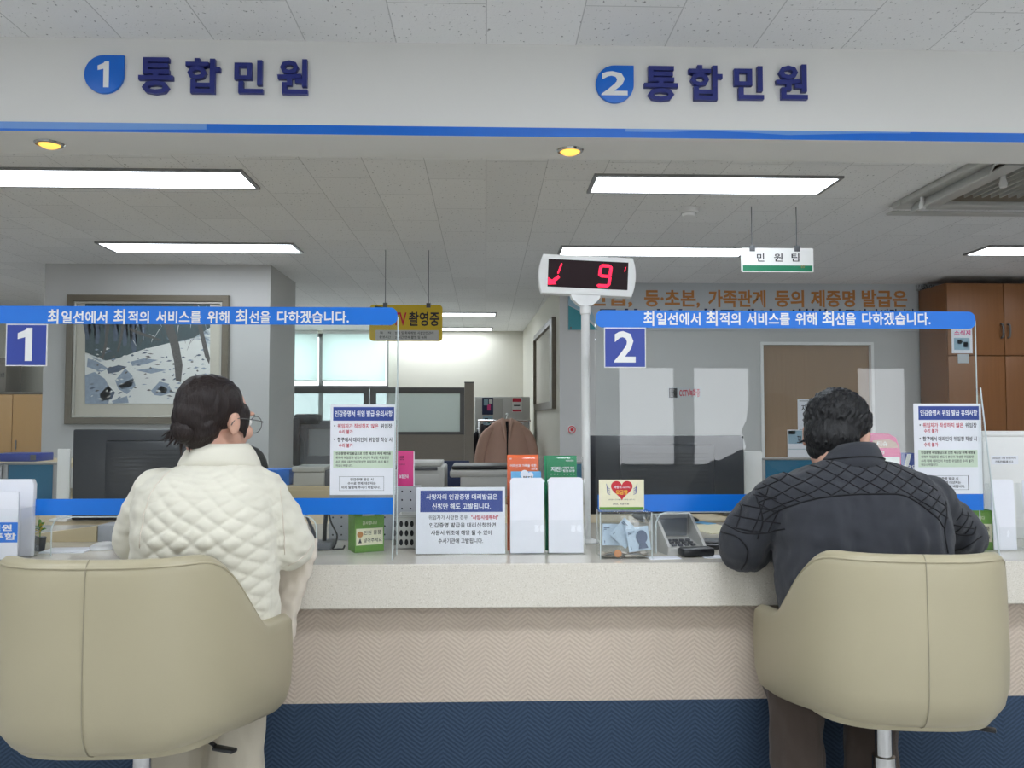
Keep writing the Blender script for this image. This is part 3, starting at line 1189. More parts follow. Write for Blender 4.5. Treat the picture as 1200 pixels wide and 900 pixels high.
# ---- metal locker with stickers, and clothes on a rack
YL = 9.6
a = R(556, 465, 621, 600, YL)
t = thing('metal_locker', 'pale grey metal locker with stickers behind the hanging coats', 'locker', ((a[0] + a[2]) / 2, YL, 0))
bm = B(); box2(bm, (a[0], YL, 0.05), (a[2], YL + 0.42, a[3]), 0.01); obj('body', bm, M['office_grey'], t)
for k in range(2):
    xm = (a[0] + a[2]) / 2
    bm = B(); box2(bm, (a[0] + 0.01 if k == 0 else xm + 0.003, YL - 0.012, 0.08), (xm - 0.003 if k == 0 else a[2] - 0.01, YL, a[3] - 0.02), 0.003)
    d = obj('door', bm, M['office_grey'], t)
    bm = B(); box2(bm, (xm + (0.03 if k else -0.05), YL - 0.03, 0.85), (xm + (0.05 if k else -0.03), YL - 0.012, 0.97), 0.004); obj('handle', bm, M['alu'], d)
bm = B(); box2(bm, (a[0] + 0.02, YL + 0.02, 0), (a[2] - 0.02, YL + 0.4, 0.05)); obj('plinth', bm, M['office_dark'], t)
for px, base, marks, lab in (
        ((565, 466, 578, 486), 'navy_ink', (('banner_blue', 567, 468, 572, 475), ('pink', 571, 474, 575, 481), ('white', 573, 468, 577, 473)), 'dark blue and pink sticker high on the metal locker'),
        ((566, 487.5, 577.5, 498), 'banner_blue', (('ink', 568, 490, 572, 495), ('green_stripe', 572, 491, 576, 496)), 'small pale sticker with dark marks below the dark blue sticker'),
        ((600, 466, 611.5, 483), 'white', (('red', 600.6, 466.6, 611, 471), ('red', 600.6, 480, 611, 482.4), ('ink', 602, 474.5, 609.5, 476)), 'white sticker with red bands near the locker top')):
    bm = B(); flat(bm, *R(*px, YL - 0.012), YL - 0.0125, th=0.001)
    ms = [M[base]]
    for k, (m, *p) in enumerate(marks):
        flat(bm, *R(*p, YL - 0.012), YL - 0.0136, th=0.0004, mi=k + 1)
        ms.append(M[m])
    tag(obj('sticker', bm, ms), lab, 'sticker')

YR = 9.2
t = thing('clothes_rack', 'thin metal clothes rack holding the coats in the alcove', 'clothes rack', (X(590, YR), YR, 0))
xr0, xr1, zr = X(560, YR), X(622, YR), Z(493, YR)
bm = B(); tube(bm, [(xr0, YR, zr), (xr1, YR, zr)], 0.011, 10); obj('rail', bm, M['chrome'], t)
for x in (xr0 + 0.02, xr1 - 0.02):
    bm = B(); tube(bm, [(x, YR, 0.03), (x, YR, zr)], 0.012, 10); po = obj('upright', bm, M['chrome'], t)
    bm = B(); box2(bm, (x - 0.02, YR - 0.22, 0.0), (x + 0.02, YR + 0.22, 0.03), 0.006); obj('foot', bm, M['black'], po)


def garment(xc, y, w, zt, length, material, label, cat, yaw, folds, seed):
    t = thing(cat if cat != 'jacket' else 'hanging_jacket', label, cat, (xc, y, zt))
    rnd = random.Random(seed)
    rings = []
    n = 40
    ph = rnd.uniform(0, 6)
    for f, rx, ry, dz in ((0, .05, .03, 0), (.02, .075, .045, -.005), (.05, .13, .06, -.045), (.10, .175, .075, -.10), (.16, .215, .085, -.17), (.3, .225, .085, -.27), (.55, .235, .09, -.45), (.8, .25, .095, -.7), (1, .26, .1, -length)):
        ring = []
        for k in range(n):
            a = 2 * PI * k / n
            fo = 1 + min(1, f * 2.5) * folds * (math.sin(7 * a + ph) + 0.6 * math.sin(12 * a + 2 * ph + 4 * f)) * 0.10
            x, yy = rx * w * math.cos(a), ry * math.sin(a) * fo * 1.15
            ring.append((xc + x * math.cos(yaw) - yy * math.sin(yaw), y + x * math.sin(yaw) + yy * math.cos(yaw), zt + dz * (length / 1.0 if f > .5 else 1)))
        rings.append(ring)
    bm = B(); skin_rings(bm, rings)
    obj('body', bm, material, t, 60)
    for s in (-1, 1):
        bm = B()
        pts = []
        for f, ox, oz, r in ((0, .13, -.09, .06), (.3, .20, -.20, .07), (.6, .245, -.40, .065), (1, .262, -.64, .055)):
            x = s * ox * w
            pts.append((xc + x * math.cos(yaw), y + x * math.sin(yaw) - 0.03, zt + oz))
        tube(bm, pts, [.035, .055, .056, .05], 14, smooth_n=4)
        obj('sleeve', bm, material, t, 60)
    bm = B(); tube(bm, [(xc - 0.05, y - 0.035, zt - 0.0), (xc - 0.035, y - 0.10, zt - 0.10), (xc - 0.012, y - 0.118, zt - 0.26)], [.022, .028, .008], 8, smooth_n=4); tube(bm, [(xc + 0.05, y - 0.035, zt), (xc + 0.04, y - 0.10, zt - 0.10), (xc + 0.016, y - 0.118, zt - 0.26)], [.018, .02, .006], 8, smooth_n=4)
    obj('lapel', bm, material, t, 60)
    bm = B(); tube(bm, [(xc, y - 0.06, zt - 0.03), (xc, y - 0.098, zt - 0.12), (xc + 0.002, y - 0.108, zt - 0.28), (xc + 0.004, y - 0.118, zt - 0.6), (xc + 0.004, y - 0.125, zt - length + 0.02)], [.016, .012, .007, .006, .006], 8, smooth_n=4)
    obj('front_opening', bm, M['cloth_black'], t, 60)
    bm = B(); tube(bm, [(xc, y, zt - 0.01), (xc, y, zt + 0.03), (xc + 0.012, y, zt + 0.05), (xc, y, zt + 0.065), (xc - 0.012, y, zt + 0.05)], 0.003, 6, smooth_n=4); tube(bm, [(xc - 0.15 * w, y, zt - 0.05), (xc, y, zt - 0.005), (xc + 0.15 * w, y, zt - 0.05)], 0.008, 8)
    obj('hanger', bm, M['chrome'], t, 60)


garment(X(570, YR), YR + 0.12, 0.72, Z(498, YR), 0.85, M['cloth_black'], 'black jacket on a hanger half behind the brown coat', 'jacket', 0.1, 1.0, 3)
garment(X(594, YR - .22), YR - 0.22, 1.22, Z(491, YR - .2), 1.0, M['coat'], 'dusty brown coat on a hanger in front of the metal locker', 'coat', 0.1, 1.0, 5)

# ---- large frame on the alcove's side wall (seen edge-on)
def side_pt(Y, z, out=0.0):
    k = (Y - YW) / (YFAR - YW)
    return Vector((xa + (xb - xa) * k - out, Y, z))


Y0, Y1 = 7.70, 9.5
fz0, fz1 = Z(479, 7.7), Z(371, 7.7)
t = thing('wall_mirror', 'tall framed mirror on the side wall of the alcove', 'mirror', side_pt((Y0 + Y1) / 2, fz0))
bm = B()
prof = [(0, 0), (0, 0.04), (0.07, 0.055), (0.07, 0)]
rings = []
for y, z, sy, sz in ((Y0, fz0, 1, 1), (Y1, fz0, -1, 1), (Y1, fz1, -1, -1), (Y0, fz1, 1, -1)):
    rings.append([side_pt(y + sy * a, z + sz * a, o_) for a, o_ in prof])
skin_rings(bm, rings, cap=False, close=True)
obj('frame', bm, M['picture_frame'], t)
bm = B(); skin_rings(bm, [[side_pt(Y0 + 0.05, z, o_) for o_ in (0.005, 0.02)] + [side_pt(Y1 - 0.05, z, o_) for o_ in (0.02, 0.005)] for z in (fz0 + 0.05, fz1 - 0.05)])
obj('glass', bm, M['mat_board'], t)

# ---- door in the back wall
t = thing('office_door', 'brown wooden office door with paper notices below the banner', 'door', ((DX0 + DX1) / 2, YW + 0.03, 0))
bm = B(); box2(bm, (DX0 + 0.004, YW + 0.03, 0.01), (DX1 - 0.004, YW + 0.07, DZ1 - 0.004)); lf = obj('leaf', bm, M['door'], t)
bm = B(); lathe(bm, (DX1 - 0.07, YW + 0.03, 1.0), [(0.0, 0)] and [(0.02, -0.02), (0.028, 0), (0.02, 0.02)], 16)
tube(bm, [(DX1 - 0.07, YW + 0.03, 1.0), (DX1 - 0.07, YW - 0.03, 1.0), (DX1 - 0.18, YW - 0.03, 1.0)], 0.009, 8)
obj('handle', bm, M['chrome'], lf)
bm = B()
fw = 0.022
box2(bm, (DX0 - fw, YW - 0.02, 0), (DX0 + 0.004, YW + 0.11, DZ1 + fw)); box2(bm, (DX1 - 0.004, YW - 0.02, 0), (DX1 + fw, YW + 0.11, DZ1 + fw)); box2(bm, (DX0, YW - 0.02, DZ1 - 0.004), (DX1, YW + 0.11, DZ1 + fw))
o = struct('trim_2', bm, M['white'])


def notice(name, px, Y, base, items, label, cat, mats, th=0.002, group=None, lean=0.0):
    """A flat printed sheet: ITEMS are ('r', mat index, px...) patches and ('t', mat index, text, px..., bold) lines of text."""
    q = R(*px, Y)
    t = thing(name, label, cat, ((q[0] + q[2]) / 2, Y, q[1]), group)
    rot = about(((q[0] + q[2]) / 2, Y, q[1]), Matrix.Rotation(lean, 3, 'X')) if lean else None
    bm = B(); flat(bm, *q, Y, th=th)
    if rot is not None:
        moved(bm, rot)
    sh = obj('sheet', bm, M[base], t)
    bm = B()
    for it in items:
        if it[0] == 'r':
            flat(bm, *R(*it[2:6], Y), Y - th, th=0.0003, mi=it[1])
        else:
            letter(bm, it[2], *R(*it[3:7], Y), Y - th - 0.0007, it[7] if len(it) > 7 else 0.012, mi=it[1])
    if items:
        if rot is not None:
            moved(bm, rot)
        obj('print', bm, [M[m] for m in mats], sh)
    return t


notice('door_notice', (935, 468, 978, 505), YW + 0.029, 'paper', [('t', 0, '재 난', 939, 474, 957, 483, 0.012), ('t', 0, '상 황 실', 940, 487, 972, 497, 0.012), ('r', 0, 936.5, 469.6, 976.5, 470.2), ('r', 0, 936.5, 503, 976.5, 503.6)], 'white notice with dark print, upper sheet on the brown door', 'paper notice', ['ink'])
notice('door_notice', (923, 503.5, 952, 536), YW + 0.024, 'paper', [('r', 0, 924, 504.5, 951, 520), ('r', 1, 924, 504.5, 932, 509), ('t', 2, '꼬', 934, 511, 939, 519, 0.02), ('r', 1, 924, 526, 951, 526.5)], 'pale teal topped notice, lower sheet on the brown door', 'paper notice', ['banner_blue', 'banner_teal', 'ink'])

# ---- banner
YB = YW - 0.012
x0, z0, x1, z1 = R(665.5, 327, 1107, 387, YB)
t = thing('wall_banner', 'long pale banner with orange lettering on the wall above the door', 'banner', ((x0 + x1) / 2, YB, z0))
bm = B(); prism(bm, [(x0, z0), (x1, z0), (x1, z1), (X(1052, YB), z1), (X(1050, YB), z1 - 0.03), (x0, z1 - 0.03)], YB + 0.01, YB); sh = obj('cloth', bm, M['banner'], t)
bm = B()
for s, a, b, c, d in (('전입,', 688, 741, 340, 360), ('등·초본,', 755, 820, 340, 361), ('가족관계', 830, 897, 340, 360), ('등의', 908, 942, 340, 360), ('제증명', 950, 1002, 340, 360), ('발급은', 1010, 1063, 340, 360)):
    bm = B(); letter(bm, s, *R(a, c, b, d, YB), YB - 0.001, 0.03); obj('lettering', bm, M['orange_ink'], sh)
bm = B()
for s, a, b, c, d in (('통합민원', 700, 800, 362, 382), ('창구에서', 820, 905, 362, 382), ('신청하여', 925, 985, 362, 382), ('주시기', 990, 1028, 362, 382), ('바랍니다', 1033, 1072, 362, 382)):
    bm = B(); letter(bm, s, *R(a, c, b, d, YB), YB - 0.001, 0.03); obj('lettering', bm, M['navy_ink'], sh)
bm = B()
pp = lambda *pts: [(P(a, b, YB).x, P(a, b, YB).z) for a, b in pts]
prism(bm, pp((666, 386.5), (700, 386.5), (690, 376), (678, 364), (666, 358)), YB, YB - 0.0004, mi=0)
prism(bm, pp((666, 357), (666, 334), (684, 350), (696, 370), (699, 381), (690, 374), (678, 363)), YB, YB - 0.0004, mi=1)
prism(bm, pp((1106, 386), (1070, 386), (1086, 374), (1098, 360), (1106, 352)), YB, YB - 0.0004, mi=1)
obj('corner_wave', bm, [M['banner_teal'], M['banner_blue']], sh)
bm = B()
letter(bm, '광양', *R(1084, 333, 1097, 343, YB), YB - 0.001, 0.004, fr=lambda c: Vector((c.x + (c.z - z1) * 0.25, c.y, c.z)))
letter(bm, '더 큰 도시', *R(1073, 334, 1083, 337, YB), YB - 0.001, 0.01)
letter(bm, '더 밝은', *R(1074, 338.5, 1083, 341.5, YB), YB - 0.001, 0.01)
obj('emblem', bm, M['ink'], sh)
bm = B()
for a, b in ((1102, 330), (1102, 384), (669, 384), (669, 337)):
    disc(bm, (P(a, b, YB).x, P(a, b, YB).z), 0.008, YB, YB - 0.004, 12)
obj('eyelet', bm, M['dark_frame'], sh)

# ---- small things on the back wall
notice('wall_sticker', (783, 454, 822, 466.5), YW - 0.001, 'banner', [('r', 0, 784, 455, 793.5, 466), ('r', 1, 785, 456, 792.5, 465), ('t', 0, '녹화', 786, 458, 791.5, 463, 0.0), ('t', 2, 'CCTV녹화중', 796, 455.5, 820, 465, 0.03)], 'small grey and red camera notice on the wall above the dark monitor', 'wall sticker', ['ink', 'banner', 'red'])
c = P(670, 503.5, YW)
t = thing('fire_alarm_button', 'small round red and white alarm button on the wall beside the display pole', 'alarm button', c)
bm = B(); disc(bm, (c.x, c.z), 0.04, YW, YW - 0.012, 28); obj('plate', bm, M['white'], t)
bm = B()
n = 28
skin_rings(bm, [[(c.x + r * math.cos(2 * PI * k / n), YW - y, c.z + r * math.sin(2 * PI * k / n)) for k in range(n)] for r, y in ((0.027, 0.012), (0.036, 0.012), (0.034, 0.02), (0.027, 0.02))], cap=False, close=True)
obj('ring', bm, M['heart'], t)
bm = B(); disc(bm, (c.x, c.z), 0.014, YW - 0.012, YW - 0.02, 20); obj('button', bm, M['heart'], t)

# ---- brown wall cabinets
YK = 6.95
kx0, kx1, kx2 = X(1111, YK), X(1178, YK), X(1245, YK)
zt, zm, zl = Z(332, YK, 1150), Z(417, YK, 1150), Z(420, YK, 1150)
t = thing('storage_cabinet', 'tall brown wooden cabinet with four doors beside the banner', 'cabinet', ((kx0 + kx2) / 2, YK, 0))
bm = B(); box2(bm, (kx0, YK, 0.06), (kx2, YK + 0.44, zt), 0.004); obj('body', bm, M['cabinet'], t)
bm = B(); box2(bm, (kx0 + 0.02, YK + 0.03, 0), (kx2 - 0.02, YK + 0.42, 0.06)); obj('plinth', bm, M['black'], t)
for row, (za, zb2) in enumerate(((zm + 0.004, zt - 0.006), (Z(560, YK), zm - 0.004), (0.08, Z(560, YK) - 0.008))):
    for k in range(2):
        a, b = ((kx0 + 0.003, kx1 - 0.003), (kx1 + 0.003, kx2 - 0.003))[k]
        bm = B(); box2(bm, (a, YK - 0.02, za), (b, YK - 0.001, zb2), 0.003)
        d = obj('door', bm, M['cabinet'], t)
        if row != 1:
            hx = kx1 - 0.03 if k == 0 else kx1 + 0.03
            hz = Z(388, YK, 1150) if row == 0 else zb2 - 0.2
            bm = B(); tube(bm, [(hx, YK - 0.02, hz + 0.06), (hx, YK - 0.05, hz + 0.045), (hx, YK - 0.05, hz - 0.045), (hx, YK - 0.02, hz - 0.06)], 0.009, 8, smooth_n=3)
            obj('handle', bm, M['dark_frame'], d)
notice('cabinet_notice', (1115.5, 384.5, 1139, 414), YK - 0.021, 'paper', [('r', 0, 1118, 396, 1136, 410), ('r', 1, 1122, 398, 1127, 403), ('r', 3, 1124, 399.5, 1128, 401), ('r', 1, 1129, 401, 1134, 407), ('t', 2, '소식지', 1118, 387, 1137, 393, 0.03)], 'white notice with pink and blue print taped on the brown cabinet', 'paper notice', ['banner_blue', 'sky_card', 'pink', 'ink'])
notice('cabinet_notice', (1122.5, 415, 1135, 425.5), YK - 0.021, 'banner', [('r', 0, 1124, 417, 1133.5, 417.6), ('r', 0, 1124, 420, 1133.5, 420.6), ('r', 0, 1124, 423, 1131, 423.6)], 'tiny blank slip taped under the printed notice on the brown cabinet', 'paper notice', ['banner'])

# ---- light wood cabinets beyond the column
YO = 9.0
a = R(-90, 462, 47, 530, YO)
t = thing('low_cabinet', 'light wood cabinet seen beside the white column', 'cabinet', ((a[0] + a[2]) / 2, YO, 0))
bm = B(); box2(bm, (a[0], YO, 0.05), (a[2] + 0.2, YO + 0.42, a[3]), 0.004); obj('body', bm, M['cabinet_light'], t)
bm = B(); box2(bm, (a[0] - 0.01, YO - 0.02, a[3]), (a[2] + 0.22, YO + 0.44, a[3] + 0.025), 0.004); obj('top_board', bm, M['picture_frame'], t)
bm = B(); box2(bm, (a[0] + .02, YO + .03, 0), (a[2] + .18, YO + 0.4, 0.05)); obj('plinth', bm, M['black'], t)
xs = [X(p, YO) for p in (-90, -37, 15.5, 68)]
for k in range(3):
    bm = B(); box2(bm, (xs[k] + 0.003, YO - 0.02, a[1] + 0.0), (xs[k + 1] - 0.003, YO - 0.001, a[3] - 0.004), 0.003); d = obj('door', bm, M['cabinet_light'], t)
    bm = B(); box2(bm, (xs[k] + 0.04, YO - 0.035, a[1] + 0.03), (xs[k] + 0.055, YO - 0.02, a[1] + 0.13), 0.003); obj('handle', bm, M['alu'], d)
bm = B(); box2(bm, (-7, 9.6, 0), (CX0 - 0.15, 9.7, CEIL)); struct('wall_office', bm, M['wall_warm'])
a = R(-30, 420, 7.5, 460, YO + .1)
t = thing('wooden_box', 'grey brown box standing on the light wood cabinet', 'box', ((a[0] + a[2]) / 2, YO + 0.1, a[1]))
bm = B(); box2(bm, (a[0], YO + 0.1, Z(462, YO) + 0.026), (a[2], YO + 0.4, a[3]), 0.004); obj('carton', bm, M['grey_beige'], t)
bm = B(); box2(bm, (a[0] - 0.005, YO + 0.095, a[3] - 0.06), (a[2] + 0.005, YO + 0.405, a[3] + 0.004), 0.004); lid = obj('lid', bm, M['grey_beige'], t)
bm = B(); letter(bm, '보존', *R(0.5, 437, 5.5, 442, YO + .1), YO + 0.0985, 0.02); obj('print', bm, M['ink'], t)

# ================================================================== DESKS AND MACHINES BEHIND THE COUNTER
t = thing('staff_desk', 'long pale staff desk behind the counter carrying the monitors', 'desk', (0, 3.9, 0))
bm = B(); box2(bm, (-2.5, 3.46, 0.71), (2.6, 4.25, 0.74), 0.004); obj('desk_top', bm, M['tan'], t)
for x in (-2.48, -0.4, 0.5, 2.58):
    bm = B(); box2(bm, (x - 0.012, 3.5, 0), (x + 0.012, 4.2, 0.71)); obj('leg', bm, M['grey_laminate'], t)
bm = B(); box2(bm, (-2.46, 4.15, 0.2), (2.56, 4.17, 0.71)); obj('modesty_panel', bm, M['grey_laminate'], t)


def monitor(px0, px1, py0, py1, Y, label):
    x0, z0, x1, z1 = R(px0, py0, px1, py1, Y)
    xc = (x0 + x1) / 2
    t = thing('computer_monitor', label, 'monitor', (xc, Y + 0.06, 0.74))
    bm = B(); box2(bm, (x0, Y, z0), (x1, Y + 0.035, z1), 0.008); sh = obj('housing', bm, M['monitor'], t)
    w = x1 - x0
    h = z1 - z0
    bm = B(); box2(bm, (x0 + w * 0.2, Y - 0.022, z0 + h * 0.1), (x1 - w * 0.2, Y + 0.002, z1 - h * 0.12), 0.012); hp = obj('back_cover', bm, M['monitor'], t)
    bm = B()
    for k in range(9):
        z = z0 + h * (0.40 + 0.045 * k)
        box2(bm, (x0 + w * 0.24, Y - 0.0245, z), (x1 - w * 0.24, Y - 0.022, z + h * 0.018))
    obj('vent_grille', bm, M['black'], hp)
    bm = B(); box2(bm, (x0 + 0.012, Y + 0.035, z0 + 0.014), (x1 - 0.012, Y + 0.037, z1 - 0.012)); obj('screen', bm, M['screen_grey'], t)
    bm = B(); box2(bm, (xc - 0.04, Y + 0.002, 0.75), (xc + 0.04, Y + 0.03, z0 + h * 0.3), 0.006); obj('neck', bm, M['black'], t)
    bm = B(); box2(bm, (xc - 0.13, Y - 0.05, 0.74), (xc + 0.13, Y + 0.15, 0.753), 0.006); obj('base', bm, M['black'], t)


monitor(83, 285, 503, 610, 3.62, 'wide black computer monitor seen from behind below the painting')
monitor(690, 872, 510, 603, 3.56, 'black computer monitor seen from behind beside the display pole')


def board(px, Y, label):
    x0, z0, x1, z1 = R(*px, Y)
    t = thing('document_stand', label, 'document stand', ((x0 + x1) / 2, Y, 0.74))
    bm = B(); box2(bm, (x0, Y, 0.75), (x1, Y + 0.012, z1), 0.003); obj('panel', bm, M['white'], t)
    bm = B(); box2(bm, (x0 - 0.01, Y - 0.04, 0.74), (x1 + 0.01, Y + 0.06, 0.752), 0.003); obj('base', bm, M['white'], t)


board((66, 526, 82.5, 580), 3.64, 'narrow white document stand beside the wide monitor under the painting')
board((873.5, 529, 893, 582), 3.6, 'narrow white document stand between monitor and leaning man')


def divider(px0, px1, pt, Y, label):
    x0, x1, zt = X(px0, Y), X(px1, Y), Z(pt, Y)
    t = thing('desk_divider', label, 'partition', ((x0 + x1) / 2, Y, 0), 'teal desk dividers')
    bm = B(); box2(bm, (x0, Y, 0.05), (x1, Y + 0.04, zt - 0.012)); obj('fabric_panel', bm, M['teal'], t)
    bm = B(); box2(bm, (x0 - 0.004, Y - 0.004, zt - 0.012), (x1 + 0.004, Y + 0.044, zt), 0.003); obj('top_rail', bm, M['alu'], t)
    for x in (x0, x1):
        bm = B(); box2(bm, (x - 0.014, Y - 0.006, 0), (x + 0.014, Y + 0.046, zt - 0.012), 0.003); obj('post', bm, M['alu'], t)


divider(-60, 1, 542, 4.36, 'teal fabric desk divider behind the white letter box, the outer one')
divider(8, 67, 541, 4.36, 'teal fabric desk divider between letter box and wide monitor')
divider(893, 1042, 537, 4.36, 'teal fabric desk divider behind the leaning man')
divider(640, 692, 541, 4.36, 'teal fabric desk divider behind the display pole')
a = R(-8, 531.5, 42, 541, 4.9)
t = thing('box_file', 'dark blue box file lying below the light wood cabinet', 'box file', ((a[0] + a[2]) / 2, 4.9, a[1]))
bm = B(); box2(bm, (a[0], 4.9, a[1]), (a[2], 5.1, a[3]), 0.004); obj('case', bm, M['royal'], t)
bm = B(); box2(bm, (a[2] - 0.03, 4.895, a[1] + 0.008), (a[2] + 0.002, 4.9, a[3] - 0.008)); obj('label_holder', bm, M['office_dark'], t)
t = thing('back_desk', 'pale desk in the second row of the office carrying printers', 'desk', (-0.4, 5.0, 0))
bm = B(); box2(bm, (-3.4, 4.62, 0.71), (0.55, 5.35, 0.74), 0.004); obj('desk_top', bm, M['tan'], t)
for x in (-3.38, -1.92, -1.2, 0.53):
    bm = B(); box2(bm, (x - 0.012, 4.66, 0), (x + 0.012, 5.3, 0.71)); obj('leg', bm, M['grey_laminate'], t)
t = thing('desk_shelf', 'low pale shelf on the rear desk under the dark blue box file', 'shelf', (-2.65, 5.0, 0.74))
bm = B(); box2(bm, (-3.4, 4.8, a[1] - 0.03), (-1.9, 5.35, a[1]), 0.004); obj('shelf_board', bm, M['tan'], t)
for x in (-3.35, -1.95):
    bm = B(); box2(bm, (x - 0.01, 4.82, 0.74), (x + 0.01, 5.33, a[1] - 0.03)); obj('side_panel', bm, M['tan'], t)

# cabinet with a printer and a black framed screen, past the woman
YV = 4.3
a = R(330, 570, 387, 640, YV)
t = thing('side_cabinet', 'beige side cabinet under the small grey printer', 'cabinet', ((a[0] + a[2]) / 2, YV, 0))
bm = B(); box2(bm, (a[0], YV, 0.03), (a[2], YV + 0.26, a[3]), 0.004); obj('body', bm, M['tan'], t)
for k in range(3):
    h = (a[3] - 0.05) / 3
    bm = B(); box2(bm, (a[0] + 0.006, YV - 0.014, 0.04 + h * k), (a[2] - 0.006, YV, 0.03 + h * (k + 1)), 0.003); d = obj('drawer', bm, M['tan'], t)
    bm = B(); box2(bm, (a[0] + 0.07, YV - 0.028, h * (k + 1) - 0.05), (a[2] - 0.07, YV - 0.014, h * (k + 1) - 0.035), 0.003); obj('handle', bm, M['alu'], d)
top = a[3]
p = R(342, 547, 386, 570, YV)
t = thing('desktop_printer', 'small pale grey printer on the beige side cabinet', 'printer', ((p[0] + p[2]) / 2, YV + 0.02, top))
bm = B(); box2(bm, (p[0], YV + 0.02, top), (p[2] - 0.03, YV + 0.24, p[3] - 0.03), 0.008); obj('body', bm, M['office_grey'], t)
bm = B(); box2(bm, (p[0] - 0.004, YV + 0.01, p[3] - 0.028), (p[2] - 0.026, YV + 0.245, p[3]), 0.006); obj('lid', bm, M['office_grey'], t)
bm = B(); box2(bm, (p[2] - 0.03, YV + 0.03, top), (p[2], YV + 0.2, p[3] - 0.02), 0.005); obj('side_tray', bm, M['office_dark'], t)
q = R(344, 485, 392, 546, YV + 0.1)
t = thing('desktop_screen', 'black framed grey screen standing on the small printer', 'monitor', ((q[0] + q[2]) / 2, YV + 0.1, p[3]))
bm = B(); frame(bm, q[0] + 0.03, q[1] + 0.01, q[2] + 0.06, q[3] - 0.035, 0.045, YV + 0.14, YV + 0.105); obj('bezel', bm, M['office_dark'], t)
bm = B(); box2(bm, (q[0] + 0.06, YV + 0.12, q[1] + 0.03), (q[2] + 0.05, YV + 0.13, q[3] - 0.06)); obj('screen', bm, M['screen_grey'], t)
bm = B(); box2(bm, (q[0], YV + 0.07, p[3]), (q[0] + 0.035, YV + 0.16, q[3] - 0.02), 0.01); box2(bm, (q[0] + 0.002, YV + 0.08, q[3] - 0.055), (q[0] + 0.14, YV + 0.16, q[3]), 0.014); obj('arm', bm, M['black'], t)
bm = B(); tube(bm, [(q[0] + 0.06, YV + 0.09, p[3] + 0.01), (q[0] + 0.055, YV + 0.085, q[1] + 0.13), (q[0] + 0.02, YV + 0.08, q[3] - 0.09), (q[0] + 0.05, YV + 0.09, q[3] - 0.07)], 0.004, 6, smooth_n=4); obj('cable', bm, M['office_dark'], t)
p2 = R(320, 550, 341, 570, YV + 0.1)
tag(obj('carton', box2(B(), (p2[0] - 0.05, YV + 0.1, top), (p2[2] - 0.008, YV + 0.24, p2[3]), 0.004), M['blue']), 'small bright blue carton beside the grey printer', 'box')

YG = 4.64
p = R(480, 541, 521, 575, YG)
t = thing('laser_printer', 'pale grey printer behind the pink booklet', 'printer', ((p[0] + p[2]) / 2, YG, 0.74))
bm = B(); box2(bm, (p[0], YG, 0.74), (p[2], YG + 0.36, p[3] - 0.03), 0.01); obj('body', bm, M['office_grey'], t)
bm = B(); box2(bm, (p[0] - 0.01, YG + 0.02, p[3] - 0.028), (p[2] - 0.02, YG + 0.34, p[3] - 0.004), 0.006); obj('scanner_lid', bm, M['office_grey'], t)
bm = B(); box2(bm, (p[0] + 0.02, YG - 0.006, p[3] - 0.05), (p[2] - 0.04, YG + 0.002, p[3] - 0.03), 0.003); obj('control_strip', bm, M['office_dark'], t)
bm = B(); box2(bm, (p[0] + 0.02, YG - 0.004, 0.76), (p[2] - 0.03, YG, 0.87), 0.003); obj('paper_tray', bm, M['office_grey'], t)
p = R(527, 546, 610, 580, YG)
t = thing('flatbed_copier', 'wide grey copier with dark lid behind the small white notice', 'copier', ((p[0] + p[2]) / 2, YG, 0.74))
bm = B(); box2(bm, (p[0] + 0.06, YG, 0.74), (p[2] - 0.01, YG + 0.36, p[3] - 0.035), 0.01); obj('body', bm, M['office_grey'], t)
bm = B(); box2(bm, (p[0], YG - 0.005, p[3] - 0.065), (p[2], YG + 0.37, p[3] - 0.022), 0.012); obj('scanner_bed', bm, M['office_grey'], t)
bm = B(); box2(bm, (p[0] + 0.01, YG, p[3] - 0.02), (p[2], YG + 0.36, p[3]), 0.008); obj('lid', bm, M['black'], t)
p = R(519, 540, 550, 600, 5.5)
bm = B(); box2(bm, (p[0], 5.5, 0), (p[2], 5.54, p[3]), 0.003)
tag(obj('floor_screen', bm, M['navy_ink']), 'dark navy low screen between the two grey machines', 'partition')

# black office chair past the woman
t = thing('office_chair', 'black office chair mostly hidden behind the seated woman', 'chair', (X(283, 5.5), 5.75, 0))
cx, cy = t.location.x, 5.5
CYS = 5.78


def chair_back(cx, cy, zc, w, h):
    rings = []
    n = 24
    for d in (-0.02, 0.02):
        rings.append([(cx + w * math.copysign(abs(math.cos(2 * PI * k / n)) ** .7, math.cos(2 * PI * k / n)), cy + d + 0.05 * math.cos(2 * PI * k / n) ** 2, zc + h * math.copysign(abs(math.sin(2 * PI * k / n)) ** .7, math.sin(2 * PI * k / n))) for k in range(n)])
    return rings


